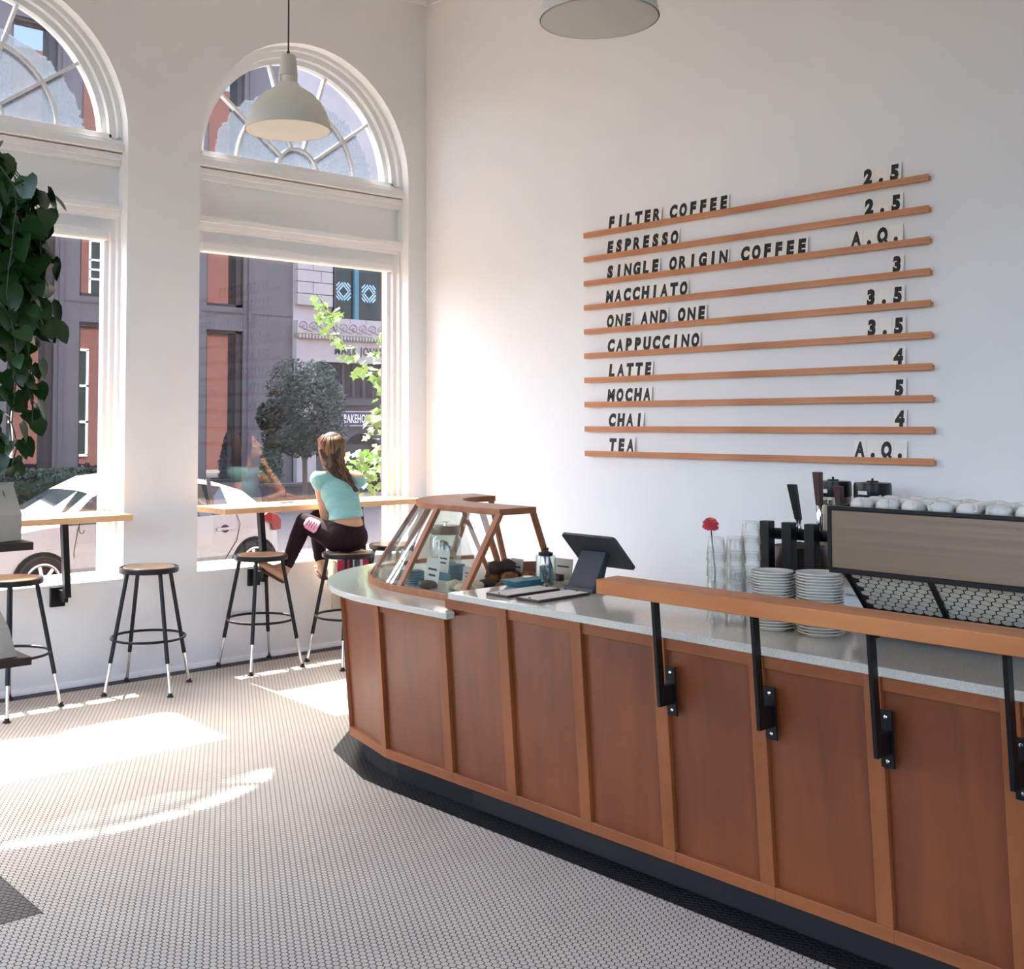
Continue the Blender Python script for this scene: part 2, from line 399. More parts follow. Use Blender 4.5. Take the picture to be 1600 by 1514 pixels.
mb = MB(); arcade(mb, 0.0, 0.30, XW, 0.0, -0.12, ZC, BAYS, HW, ZSILL, ZSPR)
struct(mb.build('wall_north', M['wall']))
struct(MB().box(0, 0.25, YS, 0.30, -0.12, ZC).build('wall_east', M['wall']))
mb = MB()                                  # south wall, behind the camera; wide opening added to let in more light
edges = [XW, -8.8, -4.0, 0.0]
for i in range(0, 3, 2): mb.box(edges[i], edges[i + 1], YS - 0.25, YS, -0.12, ZC)
for i in range(1, 3, 2):
    mb.box(edges[i], edges[i + 1], YS - 0.25, YS, -0.12, 0.65); mb.box(edges[i], edges[i + 1], YS - 0.25, YS, 4.4, ZC)
struct(mb.build('wall_south', M['wall']))
mb = MB()                                  # unseen west wall; tall openings added to brighten the room
edges = [YS, -7.2, -3.7, -3.4, -0.3, 0.30]
for i in range(0, 5, 2): mb.box(XW - 0.25, XW, edges[i], edges[i + 1], -0.12, ZC)
for i in range(1, 5, 2):
    mb.box(XW - 0.25, XW, edges[i], edges[i + 1], -0.12, 0.3); mb.box(XW - 0.25, XW, edges[i], edges[i + 1], 5.05, ZC)
struct(mb.build('wall_west', M['wall']))
struct(MB().box(XW - 0.25, 0.25, YS - 0.25, 0.30, ZC, ZC + 0.2).build('ceiling', M['ceil']))
crown = [(0, 5.205), (0.02, 5.205), (0.03, 5.235), (0.055, 5.26), (0.075, 5.30), (0.10, 5.315), (0.10, 5.36), (0, 5.36)]
struct(MB().extr([(-d, -0.01, z) for d, z in crown], (0, YS + 0.1, 0)).build('trim_1', M['trim']))
struct(MB().extr([(-0.001, -d, z) for d, z in crown], (XW + 0.1, 0, 0)).build('trim_2', M['trim']))
struct(MB().extr([(0, 0, 0.035), (0, -0.012, 0.03), (0, -0.022, 0.012), (0, -0.024, 0.0), (0, 0, 0.0)], (XW + 0.05, 0, 0)).build('baseboard_north', M['trim']))

# ---- floor of small hexagon tiles on dark grout
floor = struct(MB().box(XW, 0, YS, 0, -0.12, -0.0009).build('floor', M['grout']))
D = 0.0259; DY = D * math.sqrt(3) / 2; RH = (D - 0.0034) / math.sqrt(3)
ang = np.radians(30 + 60 * np.arange(6))
hx = np.concatenate([np.stack([np.cos(ang) * RH * 0.975, np.sin(ang) * RH * 0.975, np.zeros(6)], 1),
                     np.stack([np.cos(ang) * RH, np.sin(ang) * RH, np.full(6, -0.0035)], 1)])
ys = np.arange(-0.004 - D / 2, -6.4, -DY); rows = []
for i, y in enumerate(ys):
    xs = np.arange(-D / 2 - (D / 2 if i % 2 else 0), -5.9, -D); rows.append(np.stack([xs, np.full_like(xs, y)], 1))
pts = np.concatenate(rows)
px_, py_ = pts[:, 0], pts[:, 1]
CX, CY = -1.68, -2.86                      # centre of the counter's rounded end
inside = ((px_ > -2.50) & (py_ < CY)) | (np.hypot(px_ - CX, py_ - CY) < 0.80)
hidden = (px_ > -1.2) & (py_ < -2.0)
nearline = ((-2.7138 + 4.6936) * (py_ + 3.5379) - (-5.2234 + 3.5379) * (px_ + 4.6936)) / math.hypot(1.9798, 1.6855)   # metres beyond the frame's lower edge
keep = ~inside & ~hidden & (nearline > -0.9)
pts, nl = pts[keep], nearline[keep]; px_, py_ = pts[:, 0], pts[:, 1]
bord = [(-1.30, -1.78), (-1.72, -1.80), (-2.16, -1.94), (-2.531, -2.267), (-2.698, -2.754), (-2.705, -2.93), (-2.70, -6.6)]
blk = py_ > -0.128
for (ax, ay), (bx, by) in zip(bord[:-1], bord[1:]): pass
inpoly = np.zeros(len(pts), bool)
poly = bord + [(-1.30, -6.6)]
for i in range(len(poly)):
    (ax, ay), (bx, by) = poly[i], poly[(i + 1) % len(poly)]
    c = ((ay > py_) != (by > py_)) & (px_ < (bx - ax) * (py_ - ay) / (by - ay + 1e-12) + ax); inpoly ^= c
blk = blk | inpoly | ((px_ < -4.435) & (py_ > -3.225) & (py_ < -2.2))
SEG = list(zip(bord[:-1], bord[1:])) + [((-5.95, -0.128), (0.0, -0.128)), ((-4.435, -3.225), (-4.435, -2.2)), ((-5.9, -3.225), (-4.435, -3.225))]
cut = np.zeros(len(pts), bool); cutseg = np.zeros(len(pts), int)
for k, ((ax, ay), (bx, by)) in enumerate(SEG):
    L2 = (bx - ax) ** 2 + (by - ay) ** 2; u = np.clip(((px_ - ax) * (bx - ax) + (py_ - ay) * (by - ay)) / L2, 0, 1)
    near = np.hypot(px_ - ax - u * (bx - ax), py_ - ay - u * (by - ay)) < RH
    cutseg[near & ~cut] = k; cut |= near
ok = ~blk & ~cut & (nl > 0.015) & (px_ > -4.6) & (px_ < -2.75)
idx = np.where(ok)[0]; idx = idx[np.argsort(nl[idx])][:300]
single = np.zeros(len(pts), bool); single[idx] = True
HF = [(0, 1, 2, 3, 4, 5)] + [(i, 6 + i, 6 + (i + 1) % 6, (i + 1) % 6) for i in range(6)]
def hexmesh(name, centres, mat):
    n = len(centres); co = np.repeat(np.concatenate([centres, np.zeros((n, 1))], 1), 12, 0) + np.tile(hx, (n, 1))
    me = bpy.data.meshes.new(name); me.vertices.add(len(co)); me.vertices.foreach_set('co', co.astype(np.float32).ravel())
    top = np.arange(6); side = np.array([[i, 6 + i, 6 + (i + 1) % 6, (i + 1) % 6] for i in range(6)]).ravel()
    per = np.concatenate([top, side]); loops = (np.arange(n)[:, None] * 12 + per[None]).ravel()
    starts = (np.arange(n)[:, None] * 30 + np.concatenate([[0], 6 + 4 * np.arange(6)])[None]).ravel()
    me.loops.add(len(loops)); me.loops.foreach_set('vertex_index', loops.astype(np.int32))
    me.polygons.add(len(starts)); me.polygons.foreach_set('loop_start', starts.astype(np.int32))
    me.polygons.foreach_set('use_smooth', np.zeros(len(starts), bool)); me.update(calc_edges=True); me.validate()
    o = link(name, me, mat, floor); o['kind'] = 'stuff'; return o
hexmesh('hexagon_tiles', pts[~blk & ~single & ~cut], M['tile'])
hexmesh('border_tiles', pts[blk & ~cut], M['tile_black'])
def is_black(x, y):
    if y > -0.128 or (x < -4.435 and -3.225 < y < -2.2): return True
    c = False
    for i in range(len(poly)):
        (ax, ay), (bx, by) = poly[i], poly[(i + 1) % len(poly)]
        if (ay > y) != (by > y) and x < (bx - ax) * (y - ay) / (by - ay + 1e-12) + ax: c = not c
    return c
halves = {True: MB(), False: MB()}
for (cx_, cy_), k in zip(pts[cut], cutseg[cut]):
    (ax, ay), (bx, by) = SEG[k]; ln_ = math.hypot(bx - ax, by - ay); nx, ny = -(by - ay) / ln_, (bx - ax) / ln_
    hexp = [(cx_ + float(v[0]), cy_ + float(v[1])) for v in hx[:6]]
    for sg_ in (1, -1):
        out = []
        for i in range(6):
            p, q = hexp[i], hexp[(i + 1) % 6]; dp, dq = sg_ * ((p[0] - ax) * nx + (p[1] - ay) * ny) - 0.0006, sg_ * ((q[0] - ax) * nx + (q[1] - ay) * ny) - 0.0006
            if dp >= 0: out.append(p)
            if (dp >= 0) != (dq >= 0): u = dp / (dp - dq); out.append((p[0] + (q[0] - p[0]) * u, p[1] + (q[1] - p[1]) * u))
        if len(out) < 3: continue
        mx_, my_ = sum(p[0] for p in out) / len(out), sum(p[1] for p in out) / len(out)
        halves[is_black(mx_, my_)].prism(out, -0.0035, 0.0)
for b_, nm in ((False, 'cut_tiles'), (True, 'cut_border_tiles')):
    me_ = bpy.data.meshes.new(nm); me_.from_pydata(halves[b_].v, [], halves[b_].f); me_.update()
    o = link(nm, me_, M['tile_black'] if b_ else M['tile'], floor); o['kind'] = 'stuff'
tme = bpy.data.meshes.new('tile'); tme.from_pydata([tuple(map(float, v)) for v in hx], [], HF); tme.materials.append(M['tile'])
for x, y in pts[single]:
    o = bpy.data.objects.new('tile', tme); COL.objects.link(o); o.parent = floor; o.location = (float(x), float(y), 0)

# ---- windows: a tall pane below, mouldings, and a fanlight in the arch
def arc_ring(mb, r0, r1, zc, y0, y1, n=36, a0=0.0, a1=PI):
    for k in range(n):
        t, u = a0 + (a1 - a0) * k / n, a0 + (a1 - a0) * (k + 1) / n
        p = [(r * math.cos(q), zc + r * math.sin(q)) for r, q in ((r0, t), (r1, t), (r1, u), (r0, u))]
        mb.hexa([(x, y0, z) for x, z in p] + [(x, y1, z) for x, z in p])

def window(n, xc):
    root = sempty('window_%d' % n, (xc, 0, ZSILL)); zo = ZSILL
    L = lambda z: z - zo
    mb = MB()                              # lower frame
    for s in (-1, 1):
        for a, b, y0, y1 in ((0.935, 0.956, 0.10, 0.30), (0.905, 0.936, 0.145, 0.28), (0.875, 0.906, 0.185, 0.25)):
            mb.box(min(s * a, s * b), max(s * a, s * b), y0, y1, L(0.66), L(3.12))
    mb.box(-0.905, 0.905, 0.17, 0.25, L(0.652), L(0.70))
    mb.build('window_frame', M['trim'], root)
    MB().box(-0.9555, 0.9555, 0.0015, 0.30, 0.0008, 0.014).build('window_sill', M['trim'], root)
    MB().box(-0.876, 0.876, 0.10, 0.19, L(2.955), L(3.03)).build('blind_roll', M['trim'], root, bevel=0.02)
    mb = MB(); mb.box(-0.956, 0.956, 0.15, 0.27, L(3.02), L(3.64))
    mb.box(-0.956, 0.956, 0.075, 0.16, L(3.165), L(3.21)); mb.box(-0.956, 0.956, 0.095, 0.16, L(3.128), L(3.166)); mb.box(-0.956, 0.956, 0.11, 0.16, L(3.11), L(3.13))
    mb.box(-0.956, 0.956, 0.10, 0.16, L(3.48), L(3.515)); mb.box(-0.956, 0.956, 0.085, 0.16, L(3.514), L(3.56)); mb.box(-0.956, 0.956, 0.05, 0.16, L(3.57), L(3.625))
    mb.box(-0.956, 0.956, 0.075, 0.25, L(3.625), L(3.652)); mb.box(-0.90, 0.90, 0.13, 0.25, L(3.652), L(3.70))
    mb.build('transom_moulding', M['trim'], root, bevel=0.004)
    MB().box(-0.88, 0.88, 0.216, 0.220, L(0.69), L(3.03)).build('pane', M['glass'], root)
    zc = L(ZSPR); RG = 0.845
    mb = MB()
    arc_ring(mb, 0.925, 0.956, zc, 0.09, 0.30); arc_ring(mb, 0.88, 0.926, zc, 0.13, 0.27); arc_ring(mb, RG - 0.005, 0.881, zc, 0.175, 0.25)
    mb.build('arch_frame', M['trim'], root)
    mu = MB(); arc_ring(mu, 0.185 - 0.011, 0.185 + 0.011, zc, 0.19, 0.235, 18); arc_ring(mu, 0.54 - 0.011, 0.54 + 0.011, zc, 0.19, 0.235, 28)
    for k in range(1, 5):
        t = PI * k / 5; c, s = math.cos(t), math.sin(t)
        mu.bar((0.185 * c, 0.2125, zc + 0.185 * s), (RG * c, 0.2125, zc + RG * s), 0.022, 0.044, side=(-s, 0, c))
    mu.build('muntin', M['trim'], root)
    def sector(r0, r1, t0, t1):
        m = max(3, int((t1 - t0) / 0.12)); o = [(r1 * math.cos(t0 + (t1 - t0) * k / m), zc + r1 * math.sin(t0 + (t1 - t0) * k / m)) for k in range(m + 1)]
        i = [(r0 * math.cos(t0 + (t1 - t0) * k / m), zc + r0 * math.sin(t0 + (t1 - t0) * k / m)) for k in range(m, -1, -1)] if r0 > 0 else []
        MB().extr([(x, 0.213, z) for x, z in o + i], (0, 0.004, 0)).build('pane', M['film'], root)
    sector(0, 0.185, 0, PI)
    for k in range(5):
        sector(0.185, 0.54, PI * k / 5, PI * (k + 1) / 5); sector(0.54, RG, PI * k / 5, PI * (k + 1) / 5)
    return root
for i, xc in enumerate(BAYS): window(i + 1, xc)

# ---- exterior brick skin of the same building (its sunlit face is what the glazing opposite mirrors)
mb = MB(); arcade(mb, 0.301, 0.37, XW, 0.25, -0.2, 5.6, BAYS, 0.957, 0.60, ZSPR)
mb.box(-16, XW, 0.301, 0.37, -0.2, 5.6); mb.box(0.25, 20, 0.301, 0.37, -0.2, 5.6); mb.box(-16, 20, 0.301, 0.37, 5.6, 15)
ext = struct(mb.build('wall_exterior', M['brick']))
MB().box(-16, 20, 0.36, 0.46, 5.3, 5.65).build('stone_band', M['terra'], ext)
for k, xc in enumerate([-13, -10.8, -8.5, -6.1, -3.6, -1.15, 1.4, 3.9, 6.4, 8.9, 11.4, 14]):
    for z in (6.3, 9.4):
        MB().box(xc - 0.55, xc + 0.55, 0.365, 0.38, z, z + 2.1).build('dark_glazing', M['darkglass'], ext)
        f = MB()
        for x in (-0.55, 0, 0.55): f.box(xc + x - 0.035, xc + x + 0.035, 0.375, 0.42, z, z + 2.1)
        for q in (0, 0.7, 1.05, 1.4, 2.1): f.box(xc - 0.58, xc + 0.58, 0.375, 0.42, z + q - 0.03, z + q + 0.03)
        f.build('sash_window', M['trim'], ext)
for k, xc in enumerate([1.9, 4.6, 7.3, 10.0, 12.7]):
    MB().box(xc - 0.8, xc + 0.8, 0.365, 0.38, 0.6, 4.4).build('dark_glazing', M['darkglass'], ext)
    f = MB()
    for x in (-0.8, 0, 0.8): f.box(xc + x - 0.04, xc + x + 0.04, 0.375, 0.43, 0.6, 4.4)
    for q in (0.6, 1.8, 3.1, 4.4): f.box(xc - 0.84, xc + 0.84, 0.375, 0.43, q - 0.04, q + 0.04)
    f.build('sash_window', M['trim'], ext)

# ================================================================== COUNTER
def xf(z): return -2.622 - 0.075 * (z - 0.11)          # battered front face
ZB = 0.11
SY = [-2.86, -3.345, -3.745, -4.16, -4.565, -4.975, -5.39, -5.80, -6.21, -6.62]
def facept(i, z, d=0.0):
    """point on stile line i (0.. straight run, negative = facets round the end), d metres proud of the face"""
    if i >= 0: return Vector((xf(z) - d, SY[i], z))
    a = math.radians(27.6 * -i); r = CX - xf(z) + d
    return Vector((CX - r * math.cos(a), CY + r * math.sin(a), z))
counter = thing('service_counter', 'long maple-panelled service counter with rounded end and black toe kick', 'counter', (-2.3, -4.0, 0))
off = Vector((2.3, 4.0, 0))
def quadpiece(name, i, j, z0, z1, d0, d1, mat, u0=0.0, u1=1.0, bevel=0.0):
    p = []
    for z in (z0, z1):
        for u, d in ((u0, d0), (u1, d0), (u1, d1), (u0, d1)):
            a, b = facept(i, z, d), facept(j, z, d); p.append(a.lerp(b, u) + off)
    return MB().hexa(p).build(name, mat, counter, bevel=bevel)
RUN = list(range(-5, 9))
for i in RUN:
    top = 0.85 if i < 1 else 0.93
    a, b = (i, i + 1)
    wdt = (facept(a, 0.5) - facept(b, 0.5)).length
    st = 0.055 / wdt                       # stile width as a share of the bay
    quadpiece('panel', a, b, ZB + 0.045, top - 0.04, -0.020, -0.005, M['ply'])
    quadpiece('stile', a, b, ZB + 0.045, top, -0.005, 0.016, M['stile'], 1 - st, 1.0, 0.002)
    quadpiece('bottom_rail', a, b, ZB, ZB + 0.045, -0.02, 0.017, M['rail'], 0, 1, 0.002)
    quadpiece('top_rail', a, b, top - 0.045, top, -0.02, 0.006, M['rail'], 0, 1 - st, 0.002)
    quadpiece('toe_kick', a, b, 0.0, ZB + 0.01, -0.10, -0.045, M['toe'])
body = [(-2.60, -6.62), (-2.60, -3.43), (-2.03, -3.43), (-2.03, -6.62)]
MB().prism([(x + 2.3, y + 4.0) for x, y in body], 0.02, 0.925).build('carcass', M['toe'], counter)

def arcpts(r, a0, a1, n, c=(CX, CY)):
    return [(c[0] - r * math.cos(math.radians(a0 + (a1 - a0) * k / n)), c[1] + r * math.sin(math.radians(a0 + (a1 - a0) * k / n))) for k in range(n + 1)]
# two stone tops: the upper runs to the right, the lower carries the pastry case
MB().prism([(-2.705, -6.65), (-2.705, -3.385), (-1.93, -3.385), (-1.93, -6.65)], 0.93, 0.96).build('stone_worktop', M['stone'], bevel=0.004)
tag(bpy.data.objects['stone_worktop'], 'upper grey stone worktop running along the counter under the drinks ledge', 'worktop')
low = [(-2.75, -3.425)] + arcpts(1.07, 0, 118, 40) + [(-1.50, -2.35), (-1.50, -3.384), (-2.68, -3.384), (-2.70, -3.425)]
o = MB().prism(low, 0.85, 0.88).build('stone_worktop', M['stone'], bevel=0.004)
tag(o, 'lower rounded grey stone worktop beneath the glass pastry case', 'worktop')
MB().prism([(x + 2.3, y + 4.0) for x, y in arcpts(0.88, 0, 118, 16) + [(-1.55, -2.4), (-1.55, -3.42), (-2.56, -3.42)]], 0.0, 0.85).build('end_carcass', M['toe'], counter)

# ---- drinks ledge on steel brackets
ledge = thing('drinks_ledge', 'maple drinks ledge on black steel brackets along the counter front', 'ledge', (-2.8, -4.4, 0))
lo = Vector((2.8, 4.4, 0))
MB().hexa([Vector(p) + lo for p in ((-2.885, -4.41, 1.088), (-2.885, -6.6, 1.088), (-2.745, -6.6, 1.088), (-2.745, -4.39, 1.088),
                                    (-2.885, -4.41, 1.14), (-2.885, -6.6, 1.14), (-2.745, -6.6, 1.14), (-2.745, -4.39, 1.14))]).build('board', M['ledge'], ledge, bevel=0.003)
def bracket(y):
    n = Vector((-1, 0, 0.075)).normalized(); upv = Vector((0.075, 0, -1)).normalized() * -1
    p0 = Vector((xf(0.79) - 0.017, y, 0.79)); post = p0 + n * 0.085
    b = MB(); b.bar(Vector((post.x + 0.022, y - 0.006, 0.70)) + lo, Vector((post.x - 0.012, y - 0.006, 1.088)) + lo, 0.032, 0.014, side=(1, 0, 0))
    br = b.build('bracket_post', M['black'], ledge, bevel=0.001)
    b = MB(); b.bar(Vector((xf(0.735) - 0.018, y - 0.004, 0.735)) + lo, Vector((post.x + 0.02, y - 0.004, 0.735)) + lo, 0.07, 0.02, side=(0, 0, 1))
    b.build('bracket_arm', M['black'], ledge, bevel=0.001)
    b = MB(); b.bar(Vector((xf(0.665) - 0.019, y, 0.655)) + lo, Vector((xf(0.83) - 0.019, y, 0.83)) + lo, 0.008, 0.042, side=(1, 0, 0))
    pl = b.build('bracket_plate', M['black'], ledge, bevel=0.001)
    for z in (0.675, 0.81):
        MB().ell(Vector((xf(z) - 0.0235, y, z)) + lo, (0.003, 0.006, 0.006), 8, 6).build('screw', M['chrome'], pl)
for y in (-4.592, -5.0, -5.405, -5.80, -6.22): bracket(y)

# ---- pastry case
case = thing('pastry_case', 'curved glass pastry case in a brown wood frame on the counter end', 'display case', (CX, CY, 0.88))
def ring_poly(r_out, r_in, yfront, a1, n=22):
    return [(-r_out, yfront)] + [(x - CX, y - CY) for x, y in arcpts(r_out, 0, a1, n)] + [(x - CX, y - CY) for x, y in arcpts(r_in, a1, 0, n)] + [(-r_in, yfront)]
MB().prism(ring_poly(0.60, 0.35, -0.41, 104), 0.387, 0.418).build('top_board', M['casewood'], case, bevel=0.003)
MB().prism(ring_poly(0.855, 0.82, -0.50, 112), 0.0, 0.032).build('base_rail', M['casewood'], case, bevel=0.002)
MB().prism(ring_poly(0.19, 0.155, -0.42, 80, 12), 0.0, 0.032).build('back_rail', M['casewood'], case, bevel=0.002)
MB().prism(ring_poly(0.822, 0.19, -0.50, 112), 0.0005, 0.010).build('base_board', M['cream'] and M['card'], case)
def rad(a, r, z, dy=0.0):
    a = math.radians(a); return Vector((-r * math.cos(a), r * math.sin(a) + dy, z))
def strut(a, r0, z0, r1, z1, dy=0.0, w=0.03, h=0.024):
    t = math.radians(a); MB().bar(rad(a, r0, z0, dy), rad(a, r1, z1, dy), w, h, side=(-math.cos(t), math.sin(t), 0.6)).build('strut', M['casewood'], case, bevel=0.002)
for a, dy in ((0, -0.405), (0, 0.05), (36, 0.0), (72, 0.0), (102, 0.0)): strut(a, 0.84, 0.02, 0.595, 0.392, dy, 0.022, 0.034)
for a, dy in ((0, -0.395), (0, -0.02), (45, 0.0), (100, 0.0)): strut(a, 0.36, 0.39, 0.21, 0.03, dy, 0.022, 0.026)
def pane(a0, a1, d0, d1, n):
    vs_ = []
    for k in range(n + 1):
        a = a0 + (a1 - a0) * k / n; dy = d0 + (d1 - d0) * k / n
        vs_ += [rad(a, 0.842, 0.03, dy), rad(a, 0.603, 0.388, dy), rad(a, 0.846, 0.031, dy), rad(a, 0.607, 0.389, dy)]
    fs = []
    for k in range(n):
        b = 4 * k; fs += [(b, b + 4, b + 5, b + 1), (b + 2, b + 3, b + 7, b + 6), (b, b + 2, b + 6, b + 4), (b + 1, b + 5, b + 7, b + 3)]
    fs += [(0, 1, 3, 2), (4 * n, 4 * n + 2, 4 * n + 3, 4 * n + 1)]
    MB().add(vs_, fs).build('glass_pane', M['caseglass'], case, smooth=True)
pane(0, 0, -0.405, 0.05, 1); pane(3.5, 36, 0, 0, 8); pane(36, 72, 0, 0, 8); pane(72, 102, 0, 0, 8)

def textobj(name, s, size, mat, parent, loc, rot, bold=0.0, sx=1.0, depth=0.0015, align='LEFT', spacing=1.0, shear=0.0):
    c = bpy.data.curves.new('t', 'FONT'); c.body = s; c.size = size; c.offset = bold; c.extrude = depth; c.align_x = align; c.space_character = spacing; c.shear = shear
    c.resolution_u = 3
    o = bpy.data.objects.new('t', c); COL.objects.link(o)
    dg = bpy.context.evaluated_depsgraph_get(); me = bpy.data.meshes.new_from_object(o.evaluated_get(dg))
    bpy.data.objects.remove(o); bpy.data.curves.remove(c)
    me.name = name; me.materials.clear()
    ob = link(name, me, mat, parent); ob.location = loc; ob.rotation_euler = rot; ob.scale = (sx, 1, 1)
    return ob

def blob(name, mat, parent, c, r, seed, n=12, m=8, jit=0.18, flat=0.0):
    rnd = random.Random(seed); b = MB().ell(c, r, n, m); b2 = MB()
    cx, cy, cz = c
    b.v = [(cx + (x - cx) * (1 + rnd.uniform(-jit, jit)), cy + (y - cy) * (1 + rnd.uniform(-jit, jit)), max(cz - r[2] * (1 - flat), cz + (z - cz) * (1 + rnd.uniform(-jit, jit)))) for x, y, z in b.v]
    return b.build(name, mat, parent, smooth='all')

# goods in the case: (kind) with price cards
def price_card(x, y, z, w_, h_, label, rz=0.0, lean=0.12, mat='card', lines=2):
    t = thing('price_card', label, 'card', (x, y, z), rz)
    MB().hexa([(-0.0006, -w_ / 2, 0), (0.0006, -w_ / 2, 0), (0.0006, w_ / 2, 0), (-0.0006, w_ / 2, 0),
               (lean * h_ - 0.0006, -w_ / 2, h_), (lean * h_ + 0.0006, -w_ / 2, h_), (lean * h_ + 0.0006, w_ / 2, h_), (lean * h_ - 0.0006, w_ / 2, h_)]).build('card', M[mat], t)
    for k in range(lines):
        zz = h_ * (0.62 - 0.2 * k); ww = w_ * (0.32 - 0.07 * k)
        MB().obox((lean * zz - 0.0012, 0, zz), (0.0006, ww * 2, h_ * 0.075)).build('print_line', M['ink'], t)
    return t
price_card(-2.27, -2.50, 0.892, 0.10, 0.15, 'white price card at the left end of the pastry case', -0.5)
price_card(-2.36, -2.86, 0.892, 0.125, 0.145, 'white price card leaning at the case front beside teal wrapped bars', -0.15)
price_card(-2.25, -2.82, 0.955, 0.105, 0.11, 'white price card with two printed lines above the front card', -0.15)
price_card(-2.20, -2.96, 0.905, 0.085, 0.085, 'small white price card beside the dark brownie in the case', 0.1)
price_card(-1.93, -3.02, 0.905, 0.09, 0.11, 'beige price card at the back of the case beneath the top board', 0.0, mat='cardk', lines=1)
def slab_cake(name, label, cat, x, y, z, sx, sy, sz, mat, rz=0.0, layers=None):
    t = thing(name, label, cat, (x, y, z), rz)
    n = layers or 1
    for k in range(n):
        MB().box(-sx / 2, sx / 2, -sy / 2, sy / 2, sz * k / n, sz * (k + 1) / n - (0.002 if n > 1 else 0)).build('slice' if n == 1 else 'wrapper', M[mat], t, bevel=0.004)
    return t
slab_cake('wrapped_bars', 'stack of teal wrapped bars near the front of the pastry case', 'snack bars', -2.37, -2.73, 0.892, 0.10, 0.075, 0.075, 'teal', -0.3, 6)
slab_cake('wrapped_bars', 'pair of teal wrapped bars behind the price cards in the case', 'snack bars', -2.10, -2.72, 0.892, 0.10, 0.10, 0.085, 'teal', 0.0, 2)
slab_cake('bread_loaf', 'pale loaf cake at the left end of the pastry case', 'cake', -2.30, -2.50 + 0.06, 0.892, 0.10, 0.12, 0.055, 'cream', -0.5)
for k, (x, y, lab, mt) in enumerate([(-2.395, -2.875, 'dark brownie at the case front below the white cards', 'choc'), (-2.16, -3.05, 'dark brownie under the small white price card', 'choc')]):
    t = blob('brownie', M[mt], None, (x, y, 0.892 + 0.02), (0.045, 0.055, 0.022), 40 + k, jit=0.1); tag(t, lab, 'cake')
for k, (x, y) in enumerate([(-2.33, -3.0), (-2.27, -3.09), (-2.36, -3.10)]):
    o = blob('cream_scone', M['cream'], None, (x, y, 0.892 + 0.024), (0.045, 0.042, 0.026), 60 + k, jit=0.14); tag(o, 'pale cream scone behind the front glass of the pastry case', 'pastry', 'cream scones in the case')
for k, (x, y, dz) in enumerate([(-2.02, -2.95, 0), (-1.96, -3.03, 0), (-2.03, -3.08, 0), (-1.99, -3.02, 0.055), (-1.92, -3.10, 0.0), (-2.04, -2.99, 0.05)]):
    o = blob('muffin', M['choc'] if k % 2 else M['pastry'], None, (x, y, 0.892 + 0.035 + dz), (0.045, 0.045, 0.036), 80 + k, jit=0.16); tag(o, 'brown crumb-topped muffin piled behind the right strut of the case', 'muffin', 'muffins in the case')
for k, (x, y) in enumerate([(-2.16, -3.20), (-2.24, -3.25), (-2.12, -3.29)]):
    o = blob('croissant', M['pastry'], None, (x, y, 0.892 + 0.026), (0.065, 0.035, 0.028), 95 + k, jit=0.16); tag(o, 'golden brown croissant beside the blue-grey tray', 'pastry', 'croissants by the tray')
# biscuit jar standing inside the curve of the case
t = thing('biscuit_jar', 'tall glass biscuit jar with flat steel lid inside the pastry case', 'jar', (-1.78, -2.30, 0.882))
MB().shell([(0.0, 0.002), (0.085, 0.002), (0.09, 0.02), (0.09, 0.17), (0.07, 0.20), (0.066, 0.20), (0.086, 0.168), (0.086, 0.022), (0.08, 0.008), (0.0, 0.008)], 28).build('glass_body', M['jar'], t, smooth=True)
MB().lathe([(0.084, 0.198), (0.086, 0.204), (0.086, 0.24), (0.08, 0.244)], 28).build('lid', M['steel'], t, smooth=True)
MB().lathe([(0.012, 0.243), (0.010, 0.262), (0.024, 0.265), (0.024, 0.270)], 16).build('knob', M['chrome'], t, smooth=True)
for k in range(5):
    blob('biscuit', M['cream'], t, (0.03 * math.cos(k * 2.4), 0.035 * math.sin(k * 2.4), 0.035 + 0.027 * k), (0.036, 0.036, 0.018), 120 + k, jit=0.1)

# ---- things on the upper worktop, left part
ZT = 0.961
t = thing('glass_canister', 'glass canister of dark mint tins with a black lid beside the tablet', 'jar', (-2.205, -3.50, ZT))
MB().shell([(0.0, 0.0), (0.044, 0.0), (0.047, 0.006), (0.047, 0.128), (0.044, 0.135), (0.041, 0.135), (0.0435, 0.126), (0.0435, 0.01), (0.04, 0.006), (0.0, 0.006)], 26).build('glass_body', M['jar'], t, smooth=True)
MB().lathe([(0.03, 0.132), (0.034, 0.135), (0.034, 0.147), (0.022, 0.150), (0.010, 0.155)], 20).build('lid', M['black'], t, smooth=True)
for k in range(5):
    a = k * 1.26; MB().obox((0.02 * math.cos(a), 0.02 * math.sin(a), 0.05), (0.013, 0.03, 0.075), rotz(a) @ Matrix.Rotation(0.25, 3, 'X')).build('mint_tin', M['tower'] if k % 2 else M['teal'], t, bevel=0.002)
b = MB().tube([(0.0, 0, 0.15), (0.0, 0, 0.178)], 0.0025, 6)
for k in range(4): b.ell((0.012 * math.cos(k * 1.57), 0.012 * math.sin(k * 1.57), 0.158 + 0.003 * k), (0.009, 0.005, 0.004), 6, 5)
b.build('finial', M['black'], t)
def clipboard(loc, rz, label):
    t = thing('menu_clipboard', label, 'clipboard', loc, rz)
    MB().box(-0.165, 0.165, -0.066, 0.066, 0.0, 0.010).build('board', M['choc'] and M['darkwood'], t, bevel=0.002)
    MB().box(-0.158, 0.158, -0.057, 0.057, 0.0101, 0.0112).build('sheet', M['card'], t)
    for x in (-0.150, 0.150):
        MB().ell((x, 0.0, 0.0125), (0.005, 0.005, 0.003), 8, 5).build('stud', M['black'], t)
clipboard((-2.462, -3.612, ZT), 0.02, 'dark-backed menu clipboard with white sheet, nearest the glass canister')
